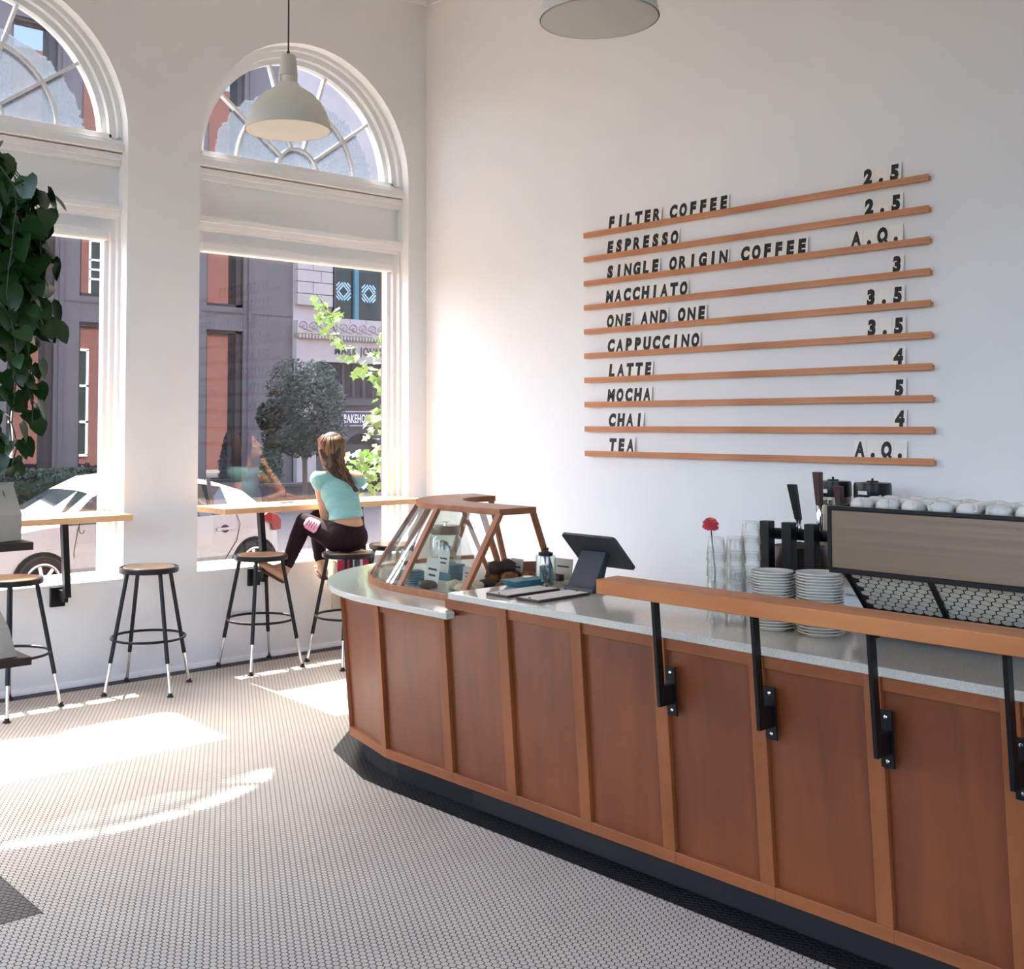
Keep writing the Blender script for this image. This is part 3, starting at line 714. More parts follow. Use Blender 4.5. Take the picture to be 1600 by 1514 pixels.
clipboard((-2.455, -3.788, ZT), 0.03, 'dark-backed menu clipboard with white sheet, nearest the tablet')
t = thing('shallow_tray', 'shallow blue-grey tray with sloping rim at the worktop end', 'tray', (-2.31, -3.455, ZT))
b = MB(); b.hexa([(-0.06, -0.035, 0), (0.10, -0.035, 0), (0.10, 0.045, 0), (-0.06, 0.045, 0), (-0.095, -0.05, 0.03), (0.12, -0.05, 0.03), (0.12, 0.06, 0.03), (-0.095, 0.06, 0.03)])
b.build('tray_body', M['teal'], t, bevel=0.002)
MB().lathe([(0.0, 0.031), (0.022, 0.031), (0.025, 0.036), (0.0, 0.036)], 20, (0.05, 0.02, 0)).build('small_lid', M['china'], t, smooth=True)
t = price_card(-2.02, -3.43, ZT, 0.115, 0.098, 'beige tent card standing behind the tray on the worktop', 0.05, mat='cardk', lines=1)
o = MB().box(-2.085, -2.05, -3.47, -3.40, ZT, ZT + 0.03).build('chocolate_box', M['choc'], bevel=0.003); tag(o, 'dark brown box in front of the beige tent card', 'box')
t = thing('pepper_mill', 'short wooden mill lying on its side behind the canister', 'mill', (-2.03, -3.52, ZT + 0.017))
MB().tube([(0, 0.0, 0), (0.0, -0.035, 0), (0.0, -0.05, 0), (0, -0.085, 0)], [0.016, 0.011, 0.015, 0.016], 14).build('mill_body', M['cardk'], t, smooth=True)
# tablet point of sale
t = thing('tablet_till', 'dark tablet till on a slanted stand, screen turned away', 'tablet', (-2.19, -3.745, ZT))
tl, tr = Vector((-2.20, -3.59, 1.20)), Vector((-2.20, -3.905, 1.20)); bl, br_ = Vector((-2.055, -3.59, 1.052)), Vector((-2.055, -3.905, 1.052))
o0 = Vector((2.19, 3.745, -ZT)); nrm = (tr - tl).cross(bl - tl).normalized()
if nrm.x < 0: nrm = -nrm
ht = nrm * 0.012
def rrect(a, b, c, d, r):
    out = []
    q = [a, b, c, d]
    for i in range(4):
        p, pr, nx = q[i], q[i - 1], q[(i + 1) % 4]; e0 = (pr - p).normalized() * r; e1 = (nx - p).normalized() * r
        for k in range(5):
            tt = k / 4; out.append(p + e0 * (1 - tt) ** 2 + e1 * tt ** 2)
    return out
MB().extr([p + o0 for p in rrect(tl, tr, br_, bl, 0.02)], ht).build('tablet_body', M['tablet'], t)
i_ = [tl.lerp(br_, 0.05), tr.lerp(bl, 0.05), br_.lerp(tl, 0.05), bl.lerp(tr, 0.05)]
MB().extr([p + o0 + ht * 1.0 for p in i_], nrm * 0.001).build('screen', M['screen'], t)
MB().hexa([Vector(p) + o0 for p in ((-2.245, -3.668, 0.975), (-2.245, -3.828, 0.975), (-2.185, -3.828, 0.975), (-2.185, -3.668, 0.975),
                                    (-2.150, -3.672, 1.135), (-2.150, -3.820, 1.135), (-2.128, -3.820, 1.118), (-2.128, -3.672, 1.118))]).build('stand_neck', M['tabstand'], t, bevel=0.006)
MB().hexa([Vector(p) + o0 for p in ((-2.262, -3.660, ZT), (-2.262, -3.836, ZT), (-2.08, -3.836, ZT), (-2.08, -3.660, ZT),
                                    (-2.256, -3.664, 0.982), (-2.256, -3.832, 0.982), (-2.09, -3.832, 0.97), (-2.09, -3.664, 0.97))]).build('stand_foot', M['tabstand'], t, bevel=0.005)

# ---- stacked tumblers, saucers, flower
TMB = MB(); 
TMB.shell([(0.0, 0.088), (0.0275, 0.088), (0.0298, 0.084), (0.0385, 0.001), (0.0375, 0.0), (0.0362, 0.001), (0.0275, 0.079), (0.0, 0.079)], 20)
tum_me = TMB.mesh('tumbler'); tum_me.materials.append(M['tumbler']); tum_me.polygons.foreach_set('use_smooth', [True] * len(tum_me.polygons))
def tumblers(x, y, n, label, group):
    for k in range(n):
        o = bpy.data.objects.new('tumbler', tum_me); COL.objects.link(o); o.location = (x + random.uniform(-.0006, .0006), y, ZT + 0.057 * k)
        o.rotation_euler = (0, 0, random.random() * 3); tag(o, ('topmost ' if k == n - 1 else '') + label, 'glass', group)
tumblers(-2.43, -4.605, 5, 'clear tumbler in the upturned stack in front of the flower', 'left stack of tumblers')
tumblers(-2.44, -4.695, 5, 'clear tumbler in the upturned stack between flower and saucers', 'middle stack of tumblers')
tumblers(-2.35, -4.635, 5, 'clear tumbler in the upturned stack behind the middle one', 'second-row stack of tumblers')
tumblers(-2.30, -4.668, 6, 'clear tumbler in the tallest upturned stack by the black columns', 'tallest stack of tumblers')
PMB = MB(); PMB.shell([(0.0, 0.0), (0.045, 0.0), (0.047, 0.004), (0.068, 0.010), (0.0755, 0.0155), (0.0765, 0.0175), (0.0745, 0.0175), (0.066, 0.0135), (0.044, 0.008), (0.0, 0.007)], 32)
pl_me = PMB.mesh('saucer'); pl_me.materials.append(M['china']); pl_me.polygons.foreach_set('use_smooth', [True] * len(pl_me.polygons))
def saucers(x, y, n, label, group, step=0.0102, sc=1.0):
    for k in range(n):
        o = bpy.data.objects.new('saucer', pl_me); COL.objects.link(o); o.location = (x + random.uniform(-.0015, .0015), y + random.uniform(-.0015, .0015), ZT + step * k)
        o.scale = (sc, sc, 1); o.rotation_euler = (0, 0, random.random() * 3); tag(o, ('topmost ' if k == n - 1 else '') + label, 'saucer', group)
saucers(-2.40, -4.825, 20, 'white saucer in the stack beside the tumblers', 'left stack of saucers')
saucers(-2.385, -5.005, 21, 'white saucer in the stack nearest the espresso machine', 'right stack of saucers', 0.0102, 1.06)
t = thing('flower_vase', 'pink zinnia in a clear bud vase behind the tumblers', 'flower', (-2.24, -4.455, ZT))
MB().shell([(0.0, 0.0), (0.025, 0.0), (0.03, 0.01), (0.028, 0.05), (0.012, 0.09), (0.014, 0.12), (0.011, 0.12), (0.010, 0.09), (0.025, 0.048), (0.026, 0.012), (0.0, 0.008)], 18).build('vase', M['jar'], t, smooth=True)
MB().tube([(0, 0, 0.01), (0.004, -0.004, 0.16), (0.0, 0.012, 0.338)], 0.0028, 6).build('stem', M['stem'], t)
pm = MB(); pm.add([(0, 0, 0), (0.016, -0.0065, 0.002), (0.030, -0.008, 0.001), (0.037, 0, -0.002), (0.030, 0.008, 0.001), (0.016, 0.0065, 0.002), (0.018, 0, -0.001)], [(0, 1, 6), (1, 2, 6), (2, 3, 6), (3, 4, 6), (4, 5, 6), (5, 0, 6)])
pme = pm.mesh('petal'); pme.materials.append(M['petal'])
tilt = Matrix.Rotation(0.3, 4, 'X') @ Matrix.Rotation(-0.25, 4, 'Y')
for rn, (cnt, el, sc, dz) in enumerate([(16, -0.30, 1.0, 0.0), (14, 0.02, 0.92, 0.006), (11, 0.35, 0.72, 0.011), (8, 0.75, 0.5, 0.014)]):
    for k in range(cnt):
        o = bpy.data.objects.new('petal', pme); COL.objects.link(o); o.parent = t
        o.matrix_local = Matrix.Translation((0, 0.012, 0.341)) @ tilt @ Matrix.Translation((0, 0, dz)) @ Matrix.Rotation(2 * PI * (k + 0.5 * rn) / cnt, 4, 'Z') @ Matrix.Rotation(-el, 4, 'Y') @ Matrix.Scale(sc, 4)
MB().ell((0.003, 0.008, 0.357), (0.010, 0.010, 0.007), 10, 6).build('flower_centre', M['yellow'], t, smooth='all')

# ---- draft tower: three black columns, a pipe and tap handles
t = thing('draft_tower', 'black three-column draft tower with tall tap handles', 'tap tower', (-2.15, -4.74, ZT))
for k, y in enumerate((-4.66, -4.756, -4.852)):
    MB().box(-2.20 + 2.15, -2.158 + 2.15, y - 0.021 + 4.74, y + 0.021 + 4.74, 0, 1.328 - ZT).build('column', M['tower'], t, bevel=0.003)
MB().tube([(0.03, 0.10, 1.275 - ZT), (0.03, -0.34, 1.285 - ZT)], 0.022, 14).build('pipe', M['tower'], t, smooth=True)
for y, z0, z1, mt, lean in ((-0.020, 1.335, 1.470, 'tower', 0.016), (-0.110, 1.395, 1.520, 'handle', 0.004), (-0.197, 1.37, 1.47, 'handle', 0.006)):
    h = MB(); p, q = Vector((0.03, y, z0 - ZT)), Vector((0.03 - lean, y + lean, z1 - ZT))
    h.hexa([p + Vector(d) for d in ((-.011, -.011, 0), (.011, -.011, 0), (.011, .011, 0), (-.011, .011, 0))] + [q + Vector(d) for d in ((-.015, -.015, 0), (.015, -.015, 0), (.015, .015, 0), (-.015, .015, 0))])
    hd = h.build('tap_handle', M[mt], t, bevel=0.003)
    MB().lathe([(0.006, 1.285 - ZT), (0.013, 1.30 - ZT), (0.013, z0 - 0.03 - ZT), (0.008, z0 - 0.02 - ZT), (0.012, z0 - ZT)], 14, (0.03, y, 0)).build('faucet', M['chrome'], t, smooth=True)
t = thing('knock_bowl', 'dark round grinder bowl with brown rim behind the draft tower', 'bowl', (-2.02, -4.70, ZT))
MB().lathe([(0.06, 0.0), (0.09, 0.03), (0.115, 0.12), (0.12, 0.20), (0.10, 0.26), (0.0, 0.28)], 24).build('bowl_body', M['matte_black'], t, smooth=True)
MB().lathe([(0.121, 0.17), (0.124, 0.20), (0.105, 0.262), (0.10, 0.262), (0.118, 0.20), (0.118, 0.17)], 24).build('rim', M['handle'], t, smooth=True)
for k, (x, y, z) in enumerate([(-2.29, -4.862, 1.02), (-2.26, -4.925, 1.0)]):
    rnd = random.Random(5 + k); b = MB().ell((0, 0, 0.1), (0.02, 0.03, 0.10), 9, 9)
    b.v = [(x_ * rnd.uniform(.6, 1.5), y_ * rnd.uniform(.6, 1.5), z_) for x_, y_, z_ in b.v]
    o = b.build('paper_napkin', M['china']); o.location = (x, y, ZT); tag(o, ['crumpled white napkin behind the left saucer stack', 'crumpled white napkin between the two saucer stacks'][k], 'napkin')

# ---- espresso machine
t = thing('espresso_machine', 'brushed steel espresso machine with hexagon-patterned lower panel', 'espresso machine', (-2.10, -5.55, ZT))
eo = Vector((2.10, 5.55, -ZT))
def eb(name, x0, x1, y0, y1, z0, z1, mat, bevel=0.0):
    return MB().box(x0 + 2.10, x1 + 2.10, y0 + 5.55, y1 + 5.55, z0 - ZT, z1 - ZT).build(name, M[mat], t, bevel=bevel)
Y0, Y1 = -6.02, -5.052
eb('housing', -2.385, -1.78, Y0, Y1, 1.20, 1.405, 'tower', 0.003)
eb('back_panel', -2.402, -2.386, Y0 + 0.008, Y1 - 0.010, 1.205, 1.404, 'steel', 0.002)
for a in ((-2.405, -1.76, Y1 - 0.011, Y1 + 0.004, 1.195, 1.418), (-2.405, -1.76, Y0 - 0.004, Y0 + 0.011, 1.195, 1.418), (-2.407, -2.385, Y0, Y1, 1.4045, 1.418), (-2.404, -2.372, Y0, Y1, 1.188, 1.2045)):
    eb('panel_frame', *a, 'tower', 0.002)
eb('cup_rail', -2.385, -1.78, Y0, Y1, 1.405, 1.409, 'steel')
eb('body', -2.235, -1.80, Y0 + 0.03, Y1 - 0.03, 1.02, 1.20, 'matte_black')
eb('drip_base', -2.30, -1.74, Y0 + 0.02, Y1 - 0.02, 1.005, 1.045, 'matte_black', 0.004)
for x, y in ((-2.26, Y1 - 0.08), (-2.26, Y0 + 0.08), (-1.80, Y1 - 0.08), (-1.80, Y0 + 0.08)):
    MB().lathe([(0.024, 0), (0.026, 0.012), (0.016, 0.02), (0.016, 0.046)], 14, Vector((x, y, ZT)) + eo).build('leg', M['tower'], t, smooth=True)
# slanted lower panel, paved with small pale hexagons
A0, A1 = Vector((-2.372, 0, 1.188)), Vector((-2.262, 0, 1.052))
MB().hexa([p + eo for p in (Vector((A1.x, Y0 + .02, A1.z)), Vector((A1.x, Y1 - .06, A1.z)), Vector((A1.x + .02, Y1 - .06, A1.z)), Vector((A1.x + .02, Y0 + .02, A1.z)),
                            Vector((A0.x, Y0 + .02, A0.z)), Vector((A0.x, Y1 - .045, A0.z)), Vector((A0.x + .02, Y1 - .045, A0.z)), Vector((A0.x + .02, Y0 + .02, A0.z)))]).build('lower_panel', M['grout'], t)
dirv = (A1 - A0); Lp = dirv.length; dirv.normalize(); nv = Vector((-dirv.z * -1, 0, dirv.x)); 
nv = Vector((dirv.z, 0, -dirv.x)); nv = nv if nv.x < 0 else -nv
hm = MB(); pyy, pv = 0.036, 0.0200; row = 0; v = 0.011
while v < Lp - 0.008:
    y = Y1 - 0.079 - (pyy / 2 if row % 2 else 0) - 0.014 * v / Lp
    while y > Y0 + 0.04:
        c = A0 + dirv * v + nv * 0.001; c.y = y
        ring = [c + Vector((0, 1, 0)) * (pyy * 0.50 * math.cos(math.radians(30 + 60 * k))) + dirv * (pv * 0.57 * math.sin(math.radians(30 + 60 * k))) for k in range(6)]
        hm.add([p + eo for p in ring] + [p + nv * -0.002 + eo for p in ring], [(0, 1, 2, 3, 4, 5)] + [(i, 6 + i, 6 + (i + 1) % 6, (i + 1) % 6) for i in range(6)])
        y -= pyy
    v += pv; row += 1
o = hm.build('hexagon_inlay', P('hexagon_enamel', lin(198, 190, 172), 0.35), t); o['kind'] = 'stuff'
for y in (Y1 - 0.345, Y1 - 0.66):
    MB().bar(Vector((A0.x - 0.004, y, A0.z)) + eo, Vector((A1.x - 0.004, y - 0.004, A1.z)) + eo, 0.012, 0.018, side=(1, 0, 0)).build('divider', M['tower'], t)
MB().bar(Vector((A0.x - 0.004, Y1 - 0.046, A0.z)) + eo, Vector((A1.x - 0.004, Y1 - 0.062, A1.z)) + eo, 0.012, 0.008, side=(1, 0, 0)).build('divider', M['tower'], t)
CUP = MB(); CUP.shell([(0.0, 0.052), (0.018, 0.052), (0.028, 0.046), (0.037, 0.030), (0.041, 0.0), (0.0385, 0.0), (0.034, 0.029), (0.026, 0.043), (0.0, 0.048)], 22)
CUP.v = [(x, y, z * 0.72) for x, y, z in CUP.v]
cme = CUP.mesh('cup_body'); cme.materials.append(M['china']); cme.polygons.foreach_set('use_smooth', [True] * len(cme.polygons))
hme = MB().tube([(0.037, 0, 0.012), (0.052, 0, 0.014), (0.055, 0, 0.028), (0.035, 0, 0.034)], 0.004, 6).mesh('cup_handle'); hme.materials.append(M['china'])
for r, x in enumerate((-2.325, -2.235, -2.145)):
    for k in range(7):
        q = thing('coffee_cup', ['white coffee cup upturned on the espresso machine, row nearest the steel panel', 'white coffee cup upturned on the espresso machine, middle row', 'white coffee cup upturned on the espresso machine, row nearest the wall'][r], 'cup',
                  (x + random.uniform(-.004, .004), -5.135 - 0.006 * r - 0.092 * k, 1.4095), random.uniform(2.0, 4.2), ['front row of cups', 'middle row of cups', 'back row of cups'][r])
        link('cup_body', cme, None, q); link('cup_handle', hme, None, q)

# ---- back counter along the menu wall with two thermal brewers
t = thing('back_counter', 'low white back counter against the menu wall', 'counter', (-0.35, -4.2, 0))
MB().box(-0.30, 0.34, -2.2, 0.75, 0.0, 0.84).build('cabinet', M['trim'], t)
MB().box(-0.33, 0.345, -2.2, 0.77, 0.84, 0.875).build('top', M['stone'], t, bevel=0.003)
def brewer(x, y, label):
    t = thing('coffee_dispenser', label, 'dispenser', (x, y, 0.8755))
    MB().lathe([(0.088, 0.0), (0.092, 0.01), (0.092, 0.43), (0.09, 0.44)], 30).build('steel_body', M['steel'], t, smooth=True)
    MB().lathe([(0.094, 0.43), (0.096, 0.436), (0.096, 0.495), (0.092, 0.512), (0.0, 0.518)], 30).build('lid', M['tower'], t, smooth=True)
    MB().lathe([(0.03, 0.515), (0.03, 0.522), (0.006, 0.524), (0.006, 0.535), (0.0, 0.537)], 14).build('lid_knob', M['tower'], t, smooth=True)
    MB().obox((-0.0965, 0.004, 0.462), (0.004, 0.05, 0.020), rotz(-0.0)).build('badge', M['card'], t)
    MB().box(-0.115, -0.085, -0.03, 0.03, 0.03, 0.09).build('tap', M['tower'], t, bevel=0.003)
    textobj('lettering', 'LUXUS', 0.036, M['letter'], t, (-0.0935, 0.052, 0.388), (PI / 2, 0, -PI / 2), 0.0012, 0.9, 0.001)
brewer(-0.30, -3.845, 'steel coffee dispenser with black lid behind the tap handles')
brewer(-0.30, -4.075, 'steel coffee dispenser with black lid nearest the right end of the menu')

# ================================================================== MENU WALL
MENU = [([('FILTER', -1.989), ('COFFEE', -2.52), ('2.5', -3.885)]), ([('ESPRESSO', -1.975), ('2.5', -3.89)]),
        ([('SINGLE', -1.972), ('ORIGIN', -2.513), ('COFFEE', -3.068), ('A.Q.', -3.808)]), ([('MACCHIATO', -1.965), ('3', -4.046)]),
        ([('ONE', -1.970), ('AND', -2.271), ('ONE', -2.578), ('3.5', -3.89)]), ([('CAPPUCCINO', -1.975), ('3.5', -3.892)]),
        ([('LATTE', -1.982), ('4', -4.045)]), ([('MOCHA', -1.972), ('5', -4.046)]), ([('CHAI', -1.980), ('4', -4.046)]), ([('TEA', -1.982), ('A.Q.', -3.808)])]
ORD = ['first', 'second', 'third', 'fourth', 'fifth', 'sixth', 'seventh', 'eighth', 'ninth', 'tenth']
TW, TH = 0.0788, 0.105
glyphs = {}
def glyph(c):
    if c not in glyphs:
        cu = bpy.data.curves.new('g', 'FONT'); cu.body = c; cu.size = 0.114; cu.offset = 0.0055 if c in 'MNAR' else 0.0082; cu.extrude = 0.0004; cu.resolution_u = 3
        ob = bpy.data.objects.new('g', cu); COL.objects.link(ob); dg = bpy.context.evaluated_depsgraph_get()
        me = bpy.data.meshes.new_from_object(ob.evaluated_get(dg)); bpy.data.objects.remove(ob); bpy.data.curves.remove(cu)
        xs = [v.co.x for v in me.vertices]; cx = (min(xs) + max(xs)) / 2; wd = max(xs) - min(xs)
        k = min(0.80, 0.062 / wd)
        for v in me.vertices: v.co.x = (v.co.x - cx) * k
        if c == 'Q':
            bm = bmesh.new(); bm.from_mesh(me); q = MB().bar((0.004, 0.022, 0), (0.030, -0.006, 0), 0.014, 0.0008, side=(1, 1, 0)); vv = [bm.verts.new(p) for p in q.v]
            for f_ in q.f: bm.faces.new([vv[i] for i in f_])
            bm.to_mesh(me); bm.free()
        me.name = 'glyph'; me.materials.clear(); me.materials.append(M['letter']); glyphs[c] = me
    return glyphs[c]
card_me = MB().box(-TW / 2 + 0.0006, TW / 2 - 0.0006, 0, TH, -0.003, 0.0).mesh('tile_card'); card_me.materials.append(M['tilecard'])
rail_me = {}
for r, words in enumerate(MENU):
    zt = 3.058 - 0.17145 * r
    item = ' '.join(q for q, _ in words if q[0].isalpha() and '.' not in q)
    rl = thing('menu_rail', 'long thin wooden menu rail holding the word tiles %s' % item, 'rail', (0, -3.03, zt))
    MB().box(-0.032, -0.0235, -1.25, 1.25, -0.038, 0.0).build('front_lip', M['railwood'], rl, bevel=0.001)
    MB().box(-0.0235, 0.0, -1.25, 1.25, -0.034, -0.010).build('cleat', M['railwood'], rl)
    for wi, (word, ystart) in enumerate(words):
        price = word[0].isdigit() or '.' in word
        nth = '' if price else (' again' if word in [q for q, _ in words[:wi]] else '')
        for k, ch in enumerate(word):
            yc = ystart - TW * (k + 0.5)
            if price:
                lab = 'price tile printed %s, %s in %s beside %s' % ('with a dot' if ch == '.' else ch, ORD[k], word, item)
            else:
                lab = 'word tile printed %s, %s in %s%s on the %s rail' % (ch, ORD[k], word, nth, item)
            tl_ = thing('letter_tile', lab, 'letter tile', (-0.0205 + random.uniform(-.0005, .0005), yc, zt - 0.0098), 0.0, 'menu letter tiles')
            tl_.rotation_euler = (Matrix(((0, 0, -1), (-1, 0, 0), (0, 1, 0))).to_4x4() @ Matrix.Rotation(-0.14, 4, 'X')).to_euler()
            link('tile_card', card_me, None, tl_)
            g = link('glyph', glyph(ch), None, tl_); g.location = (0, 0.0135 if ch != '.' else 0.0145, 0.0006)

# ================================================================== PENDANT LAMPS
def pendant(x, y, label):
    zr = 3.285
    t = thing('pendant_lamp', label, 'lamp', (x, y, zr), 0.0, 'dome pendant lamps')
    prof = [(0.232, 0.0), (0.229, 0.030), (0.218, 0.072), (0.198, 0.118), (0.170, 0.160), (0.135, 0.195), (0.100, 0.218), (0.070, 0.238), (0.056, 0.258)]
    MB().shell(prof + [(r - 0.004, z) for r, z in prof[::-1][:-1]] + [(0.228, 0.0)], 48).build('shade', M['shade_out'], t, smooth=True)
    pin = [(r - 0.0055, z + 0.001) for r, z in prof[:-1]] + [(0.05, 0.25)]
    MB().lathe(pin + [(0.0, 0.25)], 48).build('shade_lining', M['shade_in'], t, smooth=True)
    MB().lathe([(0.2325, 0.0), (0.2345, 0.003), (0.2325, 0.007)], 48).build('rim', M['shade_out'], t, smooth=True)
    MB().lathe([(0.050, 0.296), (0.052, 0.30), (0.041, 0.405), (0.036, 0.412), (0.0, 0.416)], 28).build('cap', M['shade_out'], t, smooth=True)
    MB().lathe([(0.045, 0.256), (0.045, 0.298)], 24).build('neck', M['shade_in'], t, smooth=True)
    for k in range(3):
        a = 2 * PI * k / 3 + 0.9; MB().obox((0.051 * math.cos(a), 0.051 * math.sin(a), 0.277), (0.004, 0.020, 0.05), rotz(a)).build('tab', M['shade_out'], t)
    MB().lathe([(0.0, 0.075), (0.022, 0.082), (0.03, 0.105), (0.022, 0.14), (0.013, 0.165), (0.013, 0.25)], 18).build('bulb', BULB, t, smooth=True)
    MB().tube([(0, 0, 0.414), (0, 0, 5.355 - zr)], 0.0045, 8).build('cord', M['cord'], t)
    MB().lathe([(0.012, 0.414), (0.008, 0.43), (0.005, 0.44)], 12).build('cord_grip', M['cord'], t)
    MB().lathe([(0.05, 5.335 - zr), (0.055, 5.345 - zr), (0.055, 5.359 - zr)], 20).build('ceiling_rose', M['shade_out'], t)
BULB = bpy.data.materials.new('bulb_warm'); BULB.use_nodes = True
_b = BULB.node_tree.nodes['Principled BSDF']; _b.inputs['Base Color'].default_value = (1, 0.93, 0.8, 1)
_b.inputs['Emission Color'].default_value = (1, 0.8, 0.58, 1); _b.inputs['Emission Strength'].default_value = 75.0
pendant(-2.694, -2.06, 'grey enamel dome pendant hanging before the arched window')
pendant(-2.684, -4.268, 'grey enamel dome pendant at the top edge above the menu')

# ================================================================== WINDOW BARS
def window_bar(x0, x1, posts, hooks, label):
    t = thing('window_bar', label, 'bar counter', (x0, -0.25, 0.52))
    MB().box(0, x1 - x0, 0.0, 0.43, 1.075 - 0.52, 1.115 - 0.52).build('board', M['barwood'], t, bevel=0.003)
    for x in posts:
        q = MB(); q.bar((x - x0, 0.10, 0.60 - 0.52), (x - x0, 0.165, 1.075 - 0.52), 0.04, 0.045, side=(1, 0, 0)); q.build('bracket_post', M['black'], t, bevel=0.002)
        q = MB(); q.box(x - x0 - 0.055, x - x0 + 0.04, 0.225, 0.2485, 0.53 - 0.52, 0.655 - 0.52); q.build('bracket_plate', M['black'], t, bevel=0.001)
        q = MB(); q.box(x - x0 - 0.012, x - x0 + 0.012, 0.11, 0.23, 0.57 - 0.52, 0.64 - 0.52); q.build('bracket_arm', M['black'], t)
    for x in hooks:
        MB().tube([(x - x0, 0.09, 0.555), (x - x0, 0.09, 0.50), (x - x0 + 0.006, 0.085, 0.486), (x - x0 + 0.016, 0.08, 0.482), (x - x0 + 0.024, 0.075, 0.49), (x - x0 + 0.026, 0.073, 0.505)], 0.003, 6).build('coat_hook', M['black'], t)
window_bar(-4.20, -2.704, [-3.10, -4.0], [-3.03], 'maple window bar on black brackets at the left window')
window_bar(-2.022, -0.20, [-1.64, -0.75], [-1.20, -0.9], 'maple window bar on black brackets where the woman sits')
t = thing('sunglasses', 'folded dark sunglasses lying on the window bar left of the woman', 'sunglasses', (-1.40, -0.10, 1.120)); t.rotation_euler = (-1.35, 0, 0.25)
for x in (-0.034, 0.034):
    MB().tube([(x + 0.027 * math.cos(a * PI / 8), 0.01 * math.sin(a * PI / 8) * 0.3, 0.022 + 0.021 * math.sin(a * PI / 8)) for a in range(16)], 0.0025, 6, closed=True).build('rim', M['rubber'], t)
    MB().extr([(x + 0.025 * math.cos(a * PI / 8), 0.0, 0.022 + 0.019 * math.sin(a * PI / 8)) for a in range(16)], (0, 0.001, 0)).build('lens', M['screen'], t)
MB().tube([(-0.008, 0, 0.026), (0, 0, 0.03), (0.008, 0, 0.026)], 0.002, 6).build('bridge', M['rubber'], t)
for s in (-1, 1): MB().tube([(s * 0.062, 0, 0.026), (s * 0.058, 0.012 + 0.004 * s, 0.02), (-s * 0.045, 0.016 + 0.004 * s, 0.012)], 0.0022, 6).build('temple', M['rubber'], t)

# ================================================================== STOOLS
def stool(loc, rz, label):
    t = thing('bar_stool', label, 'stool', loc, rz, 'black steel bar stools')
    H = 0.785
    MB().lathe([(0.0, H - 0.035), (0.186, H - 0.035), (0.190, H - 0.030), (0.190, H - 0.006), (0.186, H - 0.001), (0.178, H), (0.172, H - 0.004), (0.0, H - 0.004)], 44).build('seat_pan', M['black'], t, smooth=True)
    MB().lathe([(0.0, H - 0.005), (0.160, H - 0.005), (0.163, H - 0.003), (0.158, H + 0.0015), (0.0, H + 0.002)], 44).build('seat_board', M['seat'], t, smooth=True)
    top, ft = 0.150, 0.298
    for k in range(4):
        a = PI / 4 + k * PI / 2; c, s = math.cos(a), math.sin(a)
        P_ = lambda z: Vector((c * (ft + (top - ft) * (z / (H - 0.03))), s * (ft + (top - ft) * (z / (H - 0.03))), z))
        lg = MB().tube([P_(H - 0.03), P_(0.20)], 0.0135, 12).build('leg', M['black'], t, smooth=True)
        ex = MB().tube([P_(0.215), P_(0.02)], 0.0105, 12).build('leg_extension', M['chrome'], lg, smooth=True)
        MB().lathe([(0.012, 0.0), (0.020, 0.001), (0.021, 0.006), (0.014, 0.013), (0.011, 0.026)], 14, P_(0.0)).build('rubber_foot', M['rubber'], lg, smooth=True)
    rr = ft + (top - ft) * (0.335 / (H - 0.03))
    MB().tube([(rr * math.cos(2 * PI * k / 48), rr * math.sin(2 * PI * k / 48), 0.335) for k in range(48)], 0.0085, 8, closed=True).build('foot_ring', M['black'], t, smooth=True)
    return t
s0 = stool((-2.65, -0.375, 0), PI / 4 + 0.02, 'black steel stool with hardboard seat against the pier between the windows')
dup(s0, (-1.74, -0.26, 0), 0.02, 'empty black steel stool with hardboard seat left of the woman')
dup(s0, (-1.185, -0.545, 0), 0.03, 'black steel stool the woman sits on')
dup(s0, (-3.53, -0.34, 0), 0.42, 'black steel stool at the left window beside the plant shelf')
dup(s0, (-0.60, -0.33, 0), 0.3, 'black steel stool in the corner behind the pastry case')

# ---- tote bag hanging under the bar
t = thing('tote_bag', 'pale tote bag with red and blue stripes hanging under the window bar', 'bag', (-0.885, -0.165, 0.30))
bb = MB()
ringz = [(0.0, 0.05, 0.15), (0.02, 0.065, 0.165), (0.2, 0.07, 0.16), (0.36, 0.06, 0.155)]
vs_ = []; fs_ = []
for z, dy, dx in ringz:
    for k in range(16):
        a = 2 * PI * k / 16; c, s = math.cos(a), math.sin(a)
        vs_.append((dx * math.copysign(abs(c) ** 0.5, c), dy * math.copysign(abs(s) ** 0.7, s), z + (0.012 * math.sin(3 * a) if z > 0.3 else 0)))
for i in range(3):
    for k in range(16): fs_.append((i * 16 + k, i * 16 + (k + 1) % 16, (i + 1) * 16 + (k + 1) % 16, (i + 1) * 16 + k))
fs_.append(tuple(range(16))[::-1])
bb.add(vs_, fs_).build('bag_body', M['paper'], t, smooth=True)
M['red'] = P('red_cloth', lin(176, 30, 62), 0.8); M['bluec'] = P('blue_cloth', lin(52, 70, 110), 0.8)
for k, (x0, x1, mt) in enumerate([(-0.165, -0.06, 'red'), (-0.055, -0.02, 'card'), (-0.015, 0.03, 'bluec'), (0.035, 0.06, 'card'), (0.065, 0.16, 'red')]):
    MB().hexa([(x0, -0.078, 0.26), (x1, -0.078, 0.26), (x1, -0.055, 0.26), (x0, -0.055, 0.26), (x0, -0.072, 0.385), (x1, -0.072, 0.385), (x1, -0.05, 0.385), (x0, -0.05, 0.385)]).build('stripe', M[mt], t, bevel=0.004)
for s in (-0.05, 0.05):
    MB().tube([(-0.09, s, 0.36), (-0.05, s * 0.5, 0.55), (0.0, 0.01, 0.69), (0.05, s * 0.5, 0.55), (0.09, s, 0.36)], 0.005, 6).build('strap', M['card'], t, smooth=True)

